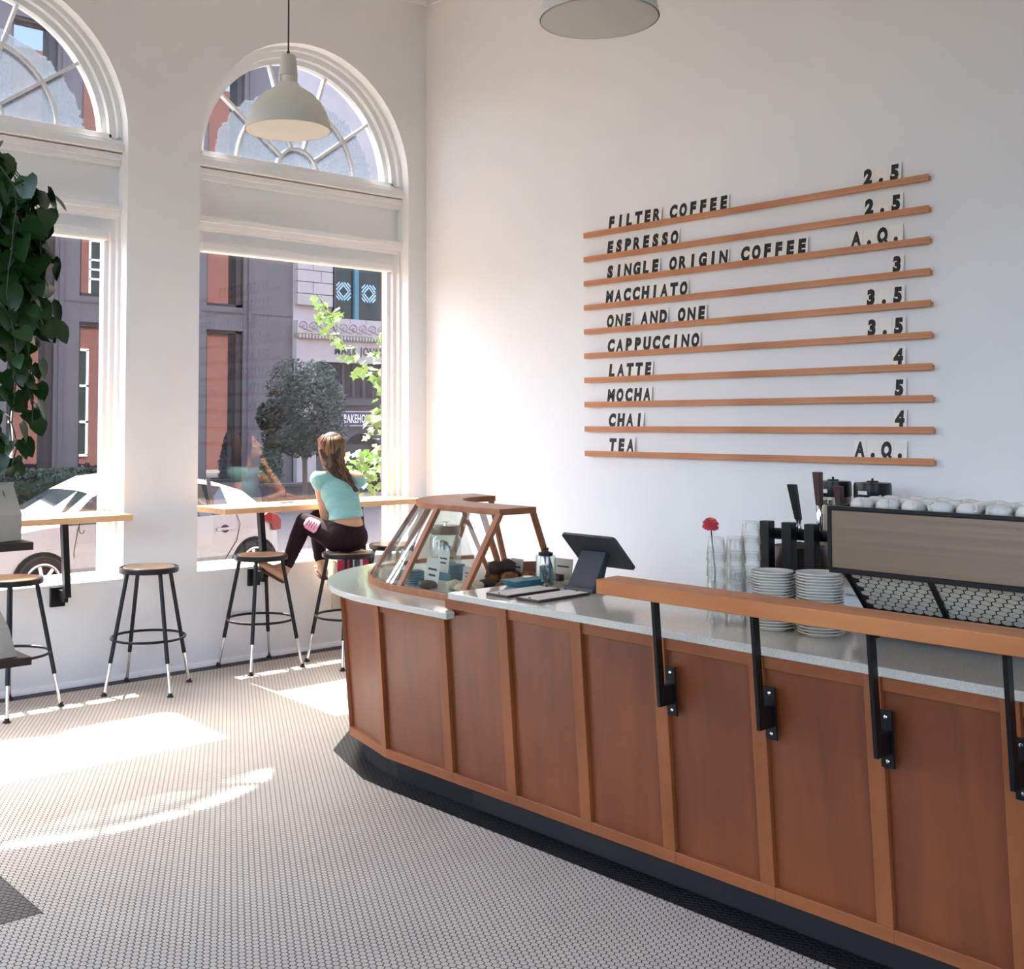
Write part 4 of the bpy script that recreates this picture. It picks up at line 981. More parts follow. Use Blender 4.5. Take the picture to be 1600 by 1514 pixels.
# ================================================================== WOMAN AT THE BAR
def remesh(mb, name, voxel, mat, parent, smooth=6, cut=None):
    me = mb.mesh('tmp'); ob = bpy.data.objects.new('tmp', me); COL.objects.link(ob)
    r = ob.modifiers.new('r', 'REMESH'); r.mode = 'VOXEL'; r.voxel_size = voxel
    s_ = ob.modifiers.new('s', 'SMOOTH'); s_.factor = 0.5; s_.iterations = smooth
    dg = bpy.context.evaluated_depsgraph_get(); m2 = bpy.data.meshes.new_from_object(ob.evaluated_get(dg))
    bpy.data.objects.remove(ob); m2.name = name; m2.materials.clear()
    if cut:
        bm = bmesh.new(); bm.from_mesh(m2)
        for co, no in cut:
            g = bm.verts[:] + bm.edges[:] + bm.faces[:]
            rr = bmesh.ops.bisect_plane(bm, geom=g, plane_co=co, plane_no=no, clear_outer=True)
            ed = [e for e in rr['geom_cut'] if isinstance(e, bmesh.types.BMEdge)]
            bmesh.ops.holes_fill(bm, edges=ed)
        bm.to_mesh(m2); bm.free()
    return link(name, m2, mat, parent, smooth='all')
WO = Vector((-1.19, -0.54, 0.787))
woman = thing('person', 'woman in mint top and plum leggings seated at the window bar, chin on hand', 'person', WO)
W = lambda x, y, z: Vector((x, y, z)) - WO
hip = W(-1.205, -0.545, 0.90); waist = W(-1.185, -0.515, 1.05); chest = W(-1.20, -0.455, 1.21); neck = W(-1.197, -0.405, 1.355)
head = W(-1.205, -0.375, 1.515)
Lsh, Rsh = W(-1.335, -0.385, 1.305), W(-1.068, -0.505, 1.30)
Lel, Lwr = W(-1.262, -0.37, 1.015), W(-1.02, -0.19, 1.135); Rel, Rwr = W(-0.985, -0.22, 1.155), W(-1.095, -0.27, 1.345)
Lhp, Rhp = W(-1.275, -0.51, 0.885), W(-1.135, -0.555, 0.885)
Lkn, Lan = W(-1.385, -0.275, 0.995), W(-1.50, -0.225, 0.685); Rkn, Ran = W(-1.19, -0.16, 1.00), W(-1.165, -0.155, 0.70)
Lhl, Lto = W(-1.545, -0.245, 0.615), W(-1.655, -0.135, 0.70); Rhl, Rto = W(-1.165, -0.215, 0.60), W(-1.125, -0.10, 0.63)
fwd = Vector((0.66, 0.68, 0.32)).normalized(); rgt = fwd.cross(Vector((0, 0, 1))).normalized(); hup = rgt.cross(fwd).normalized()
HM = Matrix((rgt, fwd, hup)).transposed()
hp_ = lambda r, f, u: head + rgt * r + fwd * f + hup * u
sp = Matrix(((0.90, -0.40, 0), (0.40, 0.90, 0), (0, 0, 1))).transposed()   # torso turned a little to the right
sk = MB()
sk.ell(hp_(0, -0.008, 0.02), (0.070, 0.090, 0.098), 18, 12, HM); sk.ell(hp_(0, 0.028, -0.045), (0.054, 0.062, 0.062), 16, 10, HM)   # skull, jaw
sk.ell(hp_(0, 0.078, -0.085), (0.024, 0.018, 0.018), 10, 8, HM)                                   # chin
sk.cap(hp_(0, 0.078, 0.018), hp_(0, 0.102, -0.022), 0.009, 0.013, 10); sk.ell(hp_(0.010, 0.092, -0.026), 0.008, 8, 6); sk.ell(hp_(-0.010, 0.092, -0.026), 0.008, 8, 6)
sk.ell(hp_(0, 0.083, -0.052), (0.022, 0.010, 0.006), 10, 6, HM); sk.ell(hp_(0, 0.081, -0.062), (0.019, 0.010, 0.006), 10, 6, HM)   # lips
for s in (-1, 1):
    sk.ell(hp_(s * 0.030, 0.070, 0.030), (0.020, 0.012, 0.007), 8, 6, HM); sk.ell(hp_(s * 0.036, 0.060, -0.020), (0.020, 0.018, 0.018), 8, 6, HM)
    sk.ell(hp_(s * 0.072, -0.006, -0.010), (0.009, 0.020, 0.030), 8, 6, HM)                      # ears
sk.cap(neck - Vector((0, 0, 0.02)), head - hup * 0.05 - fwd * 0.012, 0.048, 0.044)
def torso(mb, g=0.0):
    mb.ell(hip, (0.150 + g, 0.118 + g, 0.105 + g), 18, 12, sp); mb.ell(hip.lerp(waist, 0.55), (0.128 + g, 0.095 + g, 0.09 + g), 18, 10, sp)
    mb.ell(waist, (0.116 + g, 0.085 + g, 0.10 + g), 18, 12, sp); mb.ell(waist.lerp(chest, 0.55), (0.122 + g, 0.092 + g, 0.10 + g), 18, 12, sp)
    mb.ell(chest, (0.136 + g, 0.098 + g, 0.11 + g), 18, 12, sp); mb.ell(chest.lerp(neck, 0.55), (0.125 + g, 0.075 + g, 0.07 + g), 18, 12, sp)
    mb.cap(Lsh, chest.lerp(neck, 0.75), 0.052 + g, 0.06 + g); mb.cap(Rsh, chest.lerp(neck, 0.75), 0.052 + g, 0.06 + g)
torso(sk)
def hand(mb, wr, dr, nrm, curl, s=1.0):
    dr = dr.normalized(); side = dr.cross(nrm).normalized(); nrm = side.cross(dr)
    pc = wr + dr * 0.05 * s
    PM = Matrix((side, dr, nrm)).transposed(); mb.ell(pc, (0.040 * s, 0.052 * s, 0.017 * s), 12, 8, PM)
    for k, (o, ln) in enumerate(((-0.028, 0.062), (-0.010, 0.072), (0.009, 0.068), (0.027, 0.052))):
        a = wr + dr * 0.088 * s + side * o * s; b = a + (dr * math.cos(curl) + nrm * math.sin(curl)) * ln * 0.5 * s
        c = b + (dr * math.cos(curl * 2.3) + nrm * math.sin(curl * 2.3)) * ln * 0.5 * s; mb.cap(a - dr * 0.02, b, 0.0092, 0.0086, 8); mb.cap(b, c, 0.0086, 0.0072, 8)
    a = wr + dr * 0.03 * s - side * 0.034 * s; b = a + (dr * 0.6 - side * 0.6 + nrm * 0.35).normalized() * 0.036 * s; c = b + (dr * 0.9 + nrm * 0.4).normalized() * 0.03 * s
    mb.cap(a, b, 0.0125, 0.0105, 8); mb.cap(b, c, 0.0105, 0.0085, 8)
for sh, el, wr in ((Lsh, Lel, Lwr), (Rsh, Rel, Rwr)):
    sk.cap(sh, el, 0.045, 0.036); sk.cap(el, el.lerp(wr, 0.35), 0.037, 0.036); sk.cap(el.lerp(wr, 0.35), wr, 0.036, 0.023)
hand(sk, Lwr, Vector((0.9, 0.30, -0.05)), Vector((0, 0, -1)), 0.35, 0.9)
hand(sk, Rwr, Vector((-0.25, -0.12, 1.0)), Vector((-0.6, -0.6, -0.2)), 1.15, 0.86)
def foot(mb, an, hl, to):
    mb.cap(an, hl, 0.036, 0.030); mb.cap(hl, hl.lerp(to, 0.55), 0.031, 0.034); mb.cap(hl.lerp(to, 0.55), to, 0.034, 0.026); mb.cap(an, hl.lerp(to, 0.5), 0.034, 0.032)
    d = (to - hl).normalized(); sd = d.cross(Vector((0, 0, 1))).normalized()
    for k in range(5): mb.cap(to + sd * (k - 2) * 0.016, to + sd * (k - 2) * 0.017 + d * (0.032 - 0.004 * abs(k - 1)), 0.0095, 0.008, 8)
for hp, kn, an, hl, to in ((Lhp, Lkn, Lan, Lhl, Lto), (Rhp, Rkn, Ran, Rhl, Rto)):
    sk.cap(hp, kn, 0.084, 0.054); sk.cap(kn, kn.lerp(an, 0.35), 0.053, 0.053); sk.cap(kn.lerp(an, 0.35), an, 0.053, 0.034); foot(sk, an, hl, to)
remesh(sk, 'body', 0.0062, M['skin'], woman, 5)
# leggings: hips to just above the ankle, waistband dipping at the back
lg = MB(); g = 0.010
lg.ell(hip, (0.152 + g, 0.120 + g, 0.108 + g), 18, 12, sp); lg.ell(hip.lerp(waist, 0.45), (0.132 + g, 0.10 + g, 0.08), 18, 10, sp)
for hp, kn, an in ((Lhp, Lkn, Lan), (Rhp, Rkn, Ran)):
    lg.cap(hp, kn, 0.088 + g, 0.056 + g); lg.cap(kn, kn.lerp(an, 0.35), 0.055 + g, 0.054 + g); lg.cap(kn.lerp(an, 0.35), kn.lerp(an, 0.96), 0.054 + g, 0.036 + g)
lgo = remesh(lg, 'leggings', 0.007, M['legging'], woman, 5, cut=[(hip + Vector((0, 0, 0.098)), Vector((-0.05, 0.30, -1)) * -1)])
# pink print on the outside of the thigh
mid = Lhp.lerp(Lkn, 0.62); ax = (Lkn - Lhp).normalized(); cdir = Vector((-0.55, -0.75, 0.20)); cdir = (cdir - ax * cdir.dot(ax)).normalized(); sd = ax.cross(cdir)
def thigh_patch(u0, u1, a0, a1, lift, name, mat, par):
    vs_, fs_ = [], []; nu, na = 8, 8
    for i in range(nu + 1):
        for k in range(na + 1):
            u, a = u0 + (u1 - u0) * i / nu, a0 + (a1 - a0) * k / na
            e = 1.0 if name != 'print' else math.sqrt(max(0.0, 1 - (2 * i / nu - 1) ** 4)); a = a * (0.55 + 0.45 * e) if name == 'print' else a
            r = 0.098 + (0.066 - 0.098) * u + lift; p = Lhp.lerp(Lkn, u); vs_.append(p + (cdir * math.cos(a) + sd * math.sin(a)) * r)
    for i in range(nu):
        for k in range(na): b = i * (na + 1) + k; fs_.append((b, b + 1, b + na + 2, b + na + 1))
    o = MB().add(vs_, fs_).build(name, mat, par, smooth='all'); sm = o.modifiers.new('s', 'SOLIDIFY'); sm.thickness = 0.002; return o
pr_ = thigh_patch(0.42, 0.86, -0.62, 0.62, 0.0035, 'print', M['pink'], lgo)
for u in (0.52, 0.60, 0.68, 0.76): thigh_patch(u, u + 0.012, -0.35, 0.30, 0.0062, 'print_bar', M['legging'], lgo)
# cropped top
st = MB(); torso(st, 0.013)
for sh, el in ((Lsh, Lel), (Rsh, Rel)): st.cap(sh, sh.lerp(el, 0.12), 0.060, 0.056)
remesh(st, 'top', 0.007, M['shirt'], woman, 5, cut=[(waist + Vector((0, 0, -0.025)), Vector((0.05, -0.10, -1))), (neck + Vector((0, 0, -0.012)), Vector((0.10, -0.12, 1)))])
# hair: cap, rolled half-up section and a tail over the right shoulder blade
hr = MB(); hr.ell(hp_(0, -0.026, 0.034), (0.094, 0.096, 0.110), 20, 14, HM)
for s in (-1, 1):
    hr.cap(hp_(s * 0.052, 0.010, 0.070), hp_(s * 0.066, -0.030, -0.03), 0.028, 0.026); hr.cap(hp_(s * 0.066, -0.03, -0.03), hp_(s * 0.052, -0.06, -0.13), 0.026, 0.014)
for k in range(9):
    a = -0.9 + 0.225 * k
    hr.tube([hp_(0.075 * math.sin(a), -0.055, 0.095 * math.cos(a * 0.8)), hp_(0.088 * math.sin(a), -0.100, 0.035), hp_(0.060 * math.sin(a), -0.125, -0.02), hp_(0.018 * math.sin(a), -0.118, -0.05)], [0.012, 0.017, 0.016, 0.012], 8)
bk = hp_(0.0, -0.10, -0.05)
tail_end = W(-1.135, -0.565, 1.215)
for k in range(12):
    rnd = random.Random(k); j = lambda m: Vector((rnd.uniform(-m, m), rnd.uniform(-m, m), rnd.uniform(-m, m) * 0.5))
    hr.tube([bk + j(0.035) + Vector((0, 0, 0.06)), bk + j(0.045) + Vector((0.0, -0.01, -0.03)), bk.lerp(tail_end, 0.35) + j(0.040), bk.lerp(tail_end, 0.7) + j(0.022) + Vector((0.0, -0.01, 0)), tail_end + j(0.016)], [0.022, 0.026, 0.024, 0.017, 0.005], 7)
remesh(hr, 'hair', 0.0055, M['hair'], woman, 2)
lk = MB()
for k in range(110):
    rnd = random.Random(100 + k); a = rnd.uniform(-1.5, 1.5); q = rnd.uniform(-0.04, 0.07)
    p = [hp_(0.055 * math.sin(a), -0.03 - 0.055 * math.cos(a), 0.125 + q * 0.1), hp_(0.096 * math.sin(a), -0.026 - 0.098 * math.cos(a), 0.03 + q), hp_(0.07 * math.sin(a), -0.045 - 0.085 * math.cos(a), -0.07 + q),
         bk.lerp(tail_end, rnd.uniform(0.1, 0.9)) + Vector((rnd.uniform(-.05, .05), rnd.uniform(-.05, 0.01), rnd.uniform(-.03, .03)))]
    r_ = rnd.uniform(0.7, 1.7); lk.tube(p, [0.003 * r_, 0.0050 * r_, 0.0045 * r_, 0.001], 5)
o = lk.build('loose_strands', P('hair_strand', lin(128, 92, 62), 0.6), woman, smooth='all'); o['kind'] = 'stuff'
for s in (-1, 1):
    MB().tube([hp_(s * 0.030 + d, 0.083 - 0.3 * abs(d), 0.008 - 4.5 * d * d) for d in (-0.014, -0.007, 0, 0.007, 0.014)], 0.0024, 6).build('eyelid', M['rubber'], woman)
    MB().tube([hp_(s * 0.030 + d, 0.081 - 0.35 * abs(d), 0.034 - 9 * d * d) for d in (-0.018, -0.009, 0, 0.009, 0.018)], 0.0026, 6).build('eyebrow', M['hair'], woman)
MB().tube([hp_(d, 0.0925 - 1.6 * abs(d) * 0.3, -0.057) for d in (-0.02, -0.01, 0, 0.01, 0.02)], 0.0016, 5).build('mouth_line', M['flip'], woman)
for hl, to, nm in ((Lhl, Lto, 'sandal'), (Rhl, Rto, 'sandal')):
    d = (to - hl).normalized(); sd_ = d.cross(Vector((0, 0, 1))).normalized(); dn = d.cross(sd_).normalized(); dn = dn if dn.z < 0 else -dn
    p0, p1 = hl - d * 0.03 + dn * 0.034, to + d * 0.045 + dn * 0.030
    pol = [(p0 + sd_ * -0.026), (p0 + sd_ * 0.026), (p0.lerp(p1, 0.6) + sd_ * 0.042), (p1 + sd_ * 0.030), (p1 - sd_ * 0.030), (p0.lerp(p1, 0.6) - sd_ * 0.042)]
    so = MB().extr(pol, dn * 0.012).build(nm, M['flip'], woman, bevel=0.004)

# ================================================================== PLANT AND RETAIL SHELF AT THE LEFT
t = thing('retail_shelf', 'dark wooden retail shelf unit at the left edge', 'shelf', (-4.9, -2.98, 0))
for z in (0.876, 1.282, 2.40):
    xr = -4.462 if z < 2 else -4.62
    MB().box(-5.6 + 4.9, xr + 4.9, -3.155 + 2.98, -2.80 + 2.98, z - 0.028, z).build('shelf_board', M['darkwood'], t, bevel=0.002)
for x in (-5.5, -4.78):
    for y in (-3.13, -2.83): MB().box(x - 0.02 + 4.9, x + 0.02 + 4.9, y - 0.02 + 2.98, y + 0.02 + 2.98, 0, 2.40).build('upright', M['black'], t)
MB().box(-5.6 + 4.9, -4.50 + 4.9, -3.155 + 2.98, -2.80 + 2.98, 2.40, 2.42).build('top_board', M['darkwood'], t)
def coffee_bag(x, y, z, rz, h, w_, label, lean=0.0):
    t = thing('coffee_bag', label, 'bag', (x, y, z), rz)
    d = 0.04
    p = []
    for zz, ww, dd in ((0, w_, d), (h * 0.45, w_ * 1.04, d * 1.15), (h * 0.85, w_ * 0.98, d * 0.35), (h, w_ * 0.92, 0.004)):
        p.append([(sx * ww / 2 - lean * zz, sy * dd, zz) for sx, sy in ((-1, -1), (1, -1), (1, 1), (-1, 1))])
    vs_ = [v for r in p for v in r]; fs_ = [(3, 2, 1, 0), (12, 13, 14, 15)]
    for i in range(3):
        for k in range(4): fs_.append((i * 4 + k, i * 4 + (k + 1) % 4, (i + 1) * 4 + (k + 1) % 4, (i + 1) * 4 + k))
    MB().add(vs_, fs_).build('bag_body', M['paper'], t, bevel=0.004)
    MB().box(-w_ * 0.48 - lean * h, w_ * 0.48 - lean * h, -0.008, 0.008, h * 0.96, h * 1.0).build('bag_tie', M['cardk'], t)
coffee_bag(-4.545, -3.06, 1.2825, 0.25, 0.21, 0.115, 'grey paper coffee bag at the right end of the upper shelf', 0.05)
coffee_bag(-4.69, -3.08, 1.2825, -0.1, 0.20, 0.115, 'grey paper coffee bag second from the upper shelf end', 0.0)
coffee_bag(-4.565, -3.09, 0.8765, 0.1, 0.24, 0.12, 'paper coffee bag slumped at the end of the lower shelf', 0.35)

t = thing('pothos_plant', 'trailing pothos with dark glossy leaves hanging from the shelf top', 'plant', (-4.72, -3.0, 2.421))
MB().shell([(0.0, 0.0), (0.09, 0.0), (0.13, 0.2), (0.12, 0.2), (0.085, 0.02), (0.0, 0.02)], 24).build('pot', M['china'], t, smooth=True)
MB().lathe([(0.0, 0.17), (0.118, 0.17), (0.0, 0.185)], 20).build('soil', M['choc'], t)
lf = MB()                                  # heart-shaped leaf, folded along its midrib
prof = [(0.0, 0.06), (-0.10, 0.26), (0.10, 0.46), (0.38, 0.47), (0.66, 0.33), (0.88, 0.13), (1.0, 0.0)]
mid_ = [(0.0, 0, 0), (0.10, 0, 0.0), (0.38, 0, -0.02), (0.66, 0, -0.06), (1.0, 0, -0.14)]
vs_ = [(x, 0, -0.14 * x * x) for x in (0.0, 0.12, 0.38, 0.66, 0.88, 1.0)]
L_ = [(x, wv, 0.10 * wv - 0.16 * x * x) for x, wv in ((-0.11, 0.25), (0.10, 0.45), (0.38, 0.46), (0.66, 0.32), (0.88, 0.13))]
R_ = [(x, -y, z) for x, y, z in L_]
lf.add(vs_ + L_ + R_, [(0, 1, 7, 6), (1, 2, 8, 7), (2, 3, 9, 8), (3, 4, 10, 9), (4, 5, 10), (0, 11, 12, 1), (1, 12, 13, 2), (2, 13, 14, 3), (3, 14, 15, 4), (4, 15, 5)])
leaf_me = lf.mesh('leaf'); leaf_me.materials.append(M['leaf']); leaf_me.polygons.foreach_set('use_smooth', [True] * len(leaf_me.polygons))
rnd = random.Random(4)
VINES = [(-4.66, -3.16, 1.9), (-4.59, -3.26, 2.0), (-4.67, -3.02, 1.7), (-4.55, -3.09, 1.66), (-4.60, -3.12, 1.72), (-4.545, -3.14, 1.62), (-4.50, -3.10, 1.78), (-4.62, -3.20, 1.85), (-4.53, -3.22, 1.95), (-4.575, -3.02, 1.55), (-4.47, -3.18, 2.10), (-4.64, -3.08, 1.50), (-4.51, -3.05, 1.60), (-4.485, -3.13, 1.76)]
for vi, (vx, vy, zend) in enumerate(VINES):
    o0 = Vector((vx + 4.72, vy + 3.0, 0)); ztop = 2.60 - 0.02 * (vi % 4)
    path = [Vector((0.05, -0.03, 0.19)), (o0 * 0.6) + Vector((0, 0, ztop - 2.421 + 0.08)), o0 + Vector((0, 0, ztop - 2.421 - 0.05))]
    z = ztop - 2.421 - 0.05; x, y = o0.x, o0.y
    while z > zend - 2.421:
        z -= 0.075; x += rnd.uniform(-.014, .016); y += rnd.uniform(-.014, .014); path.append(Vector((x, y, z)))
    MB().tube(path, 0.0028, 5).build('vine', M['stem'], t, smooth=True)
    for i, p in enumerate(path[1:]):
        for rep in range(1 if i % 3 == 0 else 2):
            a = rnd.uniform(-2.6, 1.6); s_ = rnd.uniform(0.07, 0.112) if i < 8 else rnd.uniform(0.05, 0.08)
            off_ = Vector((math.cos(a), math.sin(a), 0)) * rnd.uniform(0.015, 0.045) + Vector((0, 0, rnd.uniform(-0.01, 0.03)))
            q = bpy.data.objects.new('leaf', leaf_me); COL.objects.link(q); q.parent = t
            q.matrix_local = Matrix.Translation(p + off_) @ Matrix.Rotation(a, 4, 'Z') @ Matrix.Rotation(rnd.uniform(0.35, 1.35), 4, 'Y') @ Matrix.Rotation(rnd.uniform(-0.9, 0.9), 4, 'X') @ Matrix.Scale(s_, 4)

# ================================================================== THE STREET
GZ = -0.13
struct(MB().box(-16, 24, 0.52, 3.45, -0.4, -0.05).build('floor_sidewalk', M['walk']))
struct(MB().box(-16, 24, 3.45, 12.4, -0.5, GZ).build('floor_road', M['asphalt']))
struct(MB().box(-16, 24, 12.4, 16.6, -0.5, -0.03).build('floor_far_sidewalk', M['walk']))

# ---- silver hatchback at the kerb, nose to the left
car = thing('hatchback_car', 'silver hatchback parked at the kerb outside the windows', 'car', (-0.4, 4.85, GZ))
co = Vector((0.4, -4.85, -GZ))
# stations: x, half width at belt, bottom z, belt z, roof z, roof half width, (greenhouse?)
ST = [(-2.42, 0.60, 0.06, 0.36, 0.36, 0.60), (-2.30, 0.74, 0.02, 0.50, 0.52, 0.66), (-2.05, 0.82, 0.0, 0.60, 0.64, 0.70), (-1.65, 0.85, 0.0, 0.655, 0.72, 0.70), (-1.42, 0.85, 0.0, 0.67, 0.76, 0.68),
      (-1.05, 0.86, 0.0, 0.675, 0.98, 0.60), (-0.75, 0.86, 0.0, 0.68, 1.12, 0.56), (-0.35, 0.86, 0.0, 0.68, 1.155, 0.55), (0.10, 0.86, 0.0, 0.69, 1.12, 0.55), (0.50, 0.855, 0.0, 0.70, 1.04, 0.55), (0.82, 0.84, 0.02, 0.72, 0.94, 0.56),
      (1.02, 0.80, 0.06, 0.70, 0.75, 0.62), (1.16, 0.74, 0.10, 0.60, 0.62, 0.66), (1.22, 0.66, 0.14, 0.42, 0.42, 0.64)]
def ring(st):
    x, hw_, zb, zt, zr, rw = st; out = []
    half = [(hw_ * 0.93, zb), (hw_ * 1.0, zb + (zt - zb) * 0.35), (hw_ * 1.005, zb + (zt - zb) * 0.72), (hw_ * 0.985, zt), (rw + (hw_ * 0.97 - rw) * 0.12, zt + (zr - zt) * 0.86), (rw * 0.9, zr - 0.006), (rw * 0.45, zr + 0.012)]
    for y, z in half: out.append(Vector((x, -y, z)))
    for y, z in half[::-1]: out.append(Vector((x, y, z)))
    return [Vector((p.x, p.y + 4.85, p.z)) + co for p in out]
R_ = [ring(s) for s in ST]; nP = len(R_[0])
paint, gls = MB(), MB()
for i in range(len(ST) - 1):
    for k in range(nP - 1):
        q = [R_[i][k], R_[i + 1][k], R_[i + 1][k + 1], R_[i][k + 1]]
        side_g = k in (3, nP - 5) and 5 <= i <= 8
        ws = (k in (4, 5, 6, 7, 8, 3, nP - 5)) and i == 4
        rs = (k in (4, 5, 6, 7, 8)) and i == 10
        (gls if (side_g or ws or rs) else paint).add(q, [(0, 1, 2, 3)])
for e, rv in ((0, True), (-1, False)): paint.add(R_[e], [tuple(range(nP))])
paint.build('body_shell', M['carpaint'], car, smooth='all'); gls.build('windows', M['carglass'], car)
for x in (-0.55, 0.28):
    MB().bar(Vector((x, 4.85 - 0.835, 0.69)) + co, Vector((x + 0.05, 4.85 - 0.60, 1.09)) + co, 0.05, 0.02, side=(1, 0, 0)).build('pillar', M['winframe'], car)
def wheel(x, y):
    c = Vector((x, y, 0.13)) + co
    MB().add(*(lambda pts: ([p for p in pts], [tuple(range(28))]))([c + Vector((0.300 * math.cos(2 * PI * k / 28), -0.004, 0.300 * math.sin(2 * PI * k / 28))) for k in range(28)])).build('wheel_arch', M['matte_black'], car).modifiers.new('s', 'SOLIDIFY').thickness = 0.02
    ty = MB()
    n = 36; pr = [(0.165, -0.012), (0.245, -0.028), (0.258, -0.01), (0.26, 0.05), (0.258, 0.16), (0.165, 0.17)]
    vs_ = [c + Vector((r * math.cos(2 * PI * k / n), yy, r * math.sin(2 * PI * k / n))) for r, yy in pr for k in range(n)]
    ty.add(vs_, [(i * n + k, i * n + (k + 1) % n, (i + 1) * n + (k + 1) % n, (i + 1) * n + k) for i in range(len(pr) - 1) for k in range(n)])
    w_ = ty.build('tyre', M['tyre'], car, smooth=True)
    rm = MB(); rm.tube([c + Vector((0.172 * math.cos(2 * PI * k / 36), -0.018, 0.172 * math.sin(2 * PI * k / 36))) for k in range(36)], 0.016, 6, closed=True); rm.build('rim', M['alloy'], w_, smooth=True)
    for k in range(7):
        a = 2 * PI * k / 7; rm = MB(); rm.bar(c + Vector((0.02 * math.cos(a), -0.02, 0.02 * math.sin(a))), c + Vector((0.168 * math.cos(a), -0.018, 0.168 * math.sin(a))), 0.035, 0.012, side=(-math.sin(a), 0, math.cos(a))); rm.build('spoke', M['alloy'], w_)
    MB().ell(c + Vector((0, -0.02, 0)), (0.045, 0.015, 0.045), 12, 8).build('hub', M['alloy'], w_)
wheel(-1.65, 4.0); wheel(0.80, 4.0)
ty_ = 3.985
MB().extr([Vector((x, ty_ + 0.03, z)) + co for x, z in ((0.84, 0.60), (0.90, 0.64), (0.99, 0.70), (1.12, 0.66), (1.17, 0.60), (1.165, 0.49), (1.075, 0.475), (1.03, 0.56), (0.95, 0.59))], (0, 0.09, 0)).build('tail_lamp', M['taillight'], car, bevel=0.012)
hd = MB().bar(Vector((0.30, 3.972, 0.535)) + co, Vector((0.53, 3.972, 0.545)) + co, 0.03, 0.022); hd.build('door_handle', M['carpaint'], car, bevel=0.006)
MB().ell(Vector((0.41, 3.993, 0.535)) + co, (0.055, 0.006, 0.05), 16, 8).build('handle_cup', M['seam'], car)
for pth in ([(-0.52, 0.02), (-0.53, 0.40), (-0.50, 0.68)], [(0.22, 0.0), (0.40, 0.18), (0.56, 0.40), (0.60, 0.58), (0.56, 0.69)], [(-1.30, 0.05), (-1.33, 0.40), (-1.28, 0.66)]):
    MB().tube([Vector((x, 4.85 - 0.862 + (0.06 if z < 0.1 else (0.012 if z > 0.6 else 0.0)), z)) + co for x, z in pth], 0.004, 5).build('door_gap', M['seam'], car)
MB().ell(Vector((-1.02, 3.90, 0.74)) + co, (0.07, 0.09, 0.06), 12, 8).build('wing_mirror', M['carpaint'], car, smooth='all')

# ---- grey office block across the street
BY = 16.0
gb = thing('office_building', 'grey stone office block across the street with tall dark windows', 'building', (2.0, BY, -0.03))
go = Vector((-2.0, -BY, 0.03))
def gbox(name, x0, x1, y0, y1, z0, z1, mat, par=None, bevel=0.0):
    return MB().box(x0 - 2.0, x1 - 2.0, y0 - BY, y1 - BY, z0 + 0.03, z1 + 0.03).build(name, M[mat], par or gb, bevel=bevel)
COLX = [2.22 + 1.517 * k for k in range(-8, 4)]
ROWS = [(0.35, 3.90), (4.455, 7.0), (7.6, 10.2), (10.8, 13.2)]
xe = [-11.6] + [v for x in COLX for v in (x, x + 0.98)] + [9.12]
wl = MB()
for i in range(0, len(xe), 2): wl.box(xe[i] - 2, xe[i + 1] - 2, 0, 0.5, 0, 14.03)
zz = [-0.03, 0.35, 3.90, 4.455, 7.0, 7.6, 10.2, 10.8, 13.2, 14.0]
for x in COLX:
    for i in range(0, 10, 2): wl.box(x - 2, x + 0.98 - 2, 0.02, 0.5, zz[i] + 0.03, zz[i + 1] + 0.03)
wl.build('wall', M['lav'], gb)
for x in COLX:
    for z0, z1 in ROWS:
        if x < 0 and z0 > 4: continue
        f = MB()
        for a, b in ((x, x + 0.05), (x + 0.80, x + 0.98)): f.box(a - 2, b - 2, 0.06, 0.32, z0 + 0.03, z1 + 0.03)
        f.box(x - 2, x + 0.98 - 2, 0.06, 0.32, z1 - 0.04, z1 + 0.03); f.box(x - 2, x + 0.98 - 2, 0.06, 0.32, z0 + 0.03, z0 + 0.10)
        fr = f.build('window_frame', M['winframe'], gb)
        MB().box(x + 0.05 - 2, x + 0.80 - 2, 0.24, 0.26, z0 + 0.08, z1 - 0.03).build('window_pane', M['mirror'], fr)
for x0 in (7.86, 3.28, -1.2): gbox('pilaster_strip', x0, x0 + 0.09, BY - 0.05, BY, 0.35, 14.0, 'lavdark')
for z in (4.33, 7.35): gbox('string_course', -11.6, 9.12, BY - 0.012, BY, z - 0.012, z + 0.012, 'lavdark')
gbox('plinth', -11.6, 9.12, BY - 0.08, BY, -0.03, 0.28, 'lavdark')

# ---- white terracotta corner building with shop sign
tb = thing('terracotta_building', 'white terracotta shop building with carved frieze and dark shopfront', 'building', (11.5, BY - 0.15, -0.03))
TY = BY - 0.15
def tbox(name, x0, x1, d0, d1, z0, z1, mat, par=None, bevel=0.0):   # d = distance proud of the wall plane
    return MB().box(x0 - 11.5, x1 - 11.5, -d1, -d0, z0 + 0.03, z1 + 0.03).build(name, M[mat], par or tb, bevel=bevel)
tbox('wall', 9.12, 16, -0.6, -0.12, 3.27, 14, 'terra'); tbox('shop_interior', 9.12, 16, -1.2, -0.6, -0.03, 3.27, 'winframe')
bme = {}
zc = 4.62
for r in range(12):                          # ashlar courses of the pilaster
    edges_ = [9.16, 9.62, 10.22] if r % 2 else [9.16, 9.86, 10.22]
    for a, b in zip(edges_[:-1], edges_[1:]):
        tbox('stone_block', a + 0.008, b - 0.008, -0.12, 0.0, zc + 0.008, zc + 0.282, 'terra', bevel=0.006)
    zc += 0.29
for k in range(11): tbox('stone_block', 10.24 + 0.5 * k, 10.24 + 0.5 * k + 0.485, -0.12, 0.02, 4.24, 4.355, 'terra', bevel=0.005)
for k in range(11): tbox('stone_block', 10.24 + 0.5 * k, 10.24 + 0.5 * k + 0.485, -0.12, 0.0, 7.35, 8.0, 'terra', bevel=0.005)
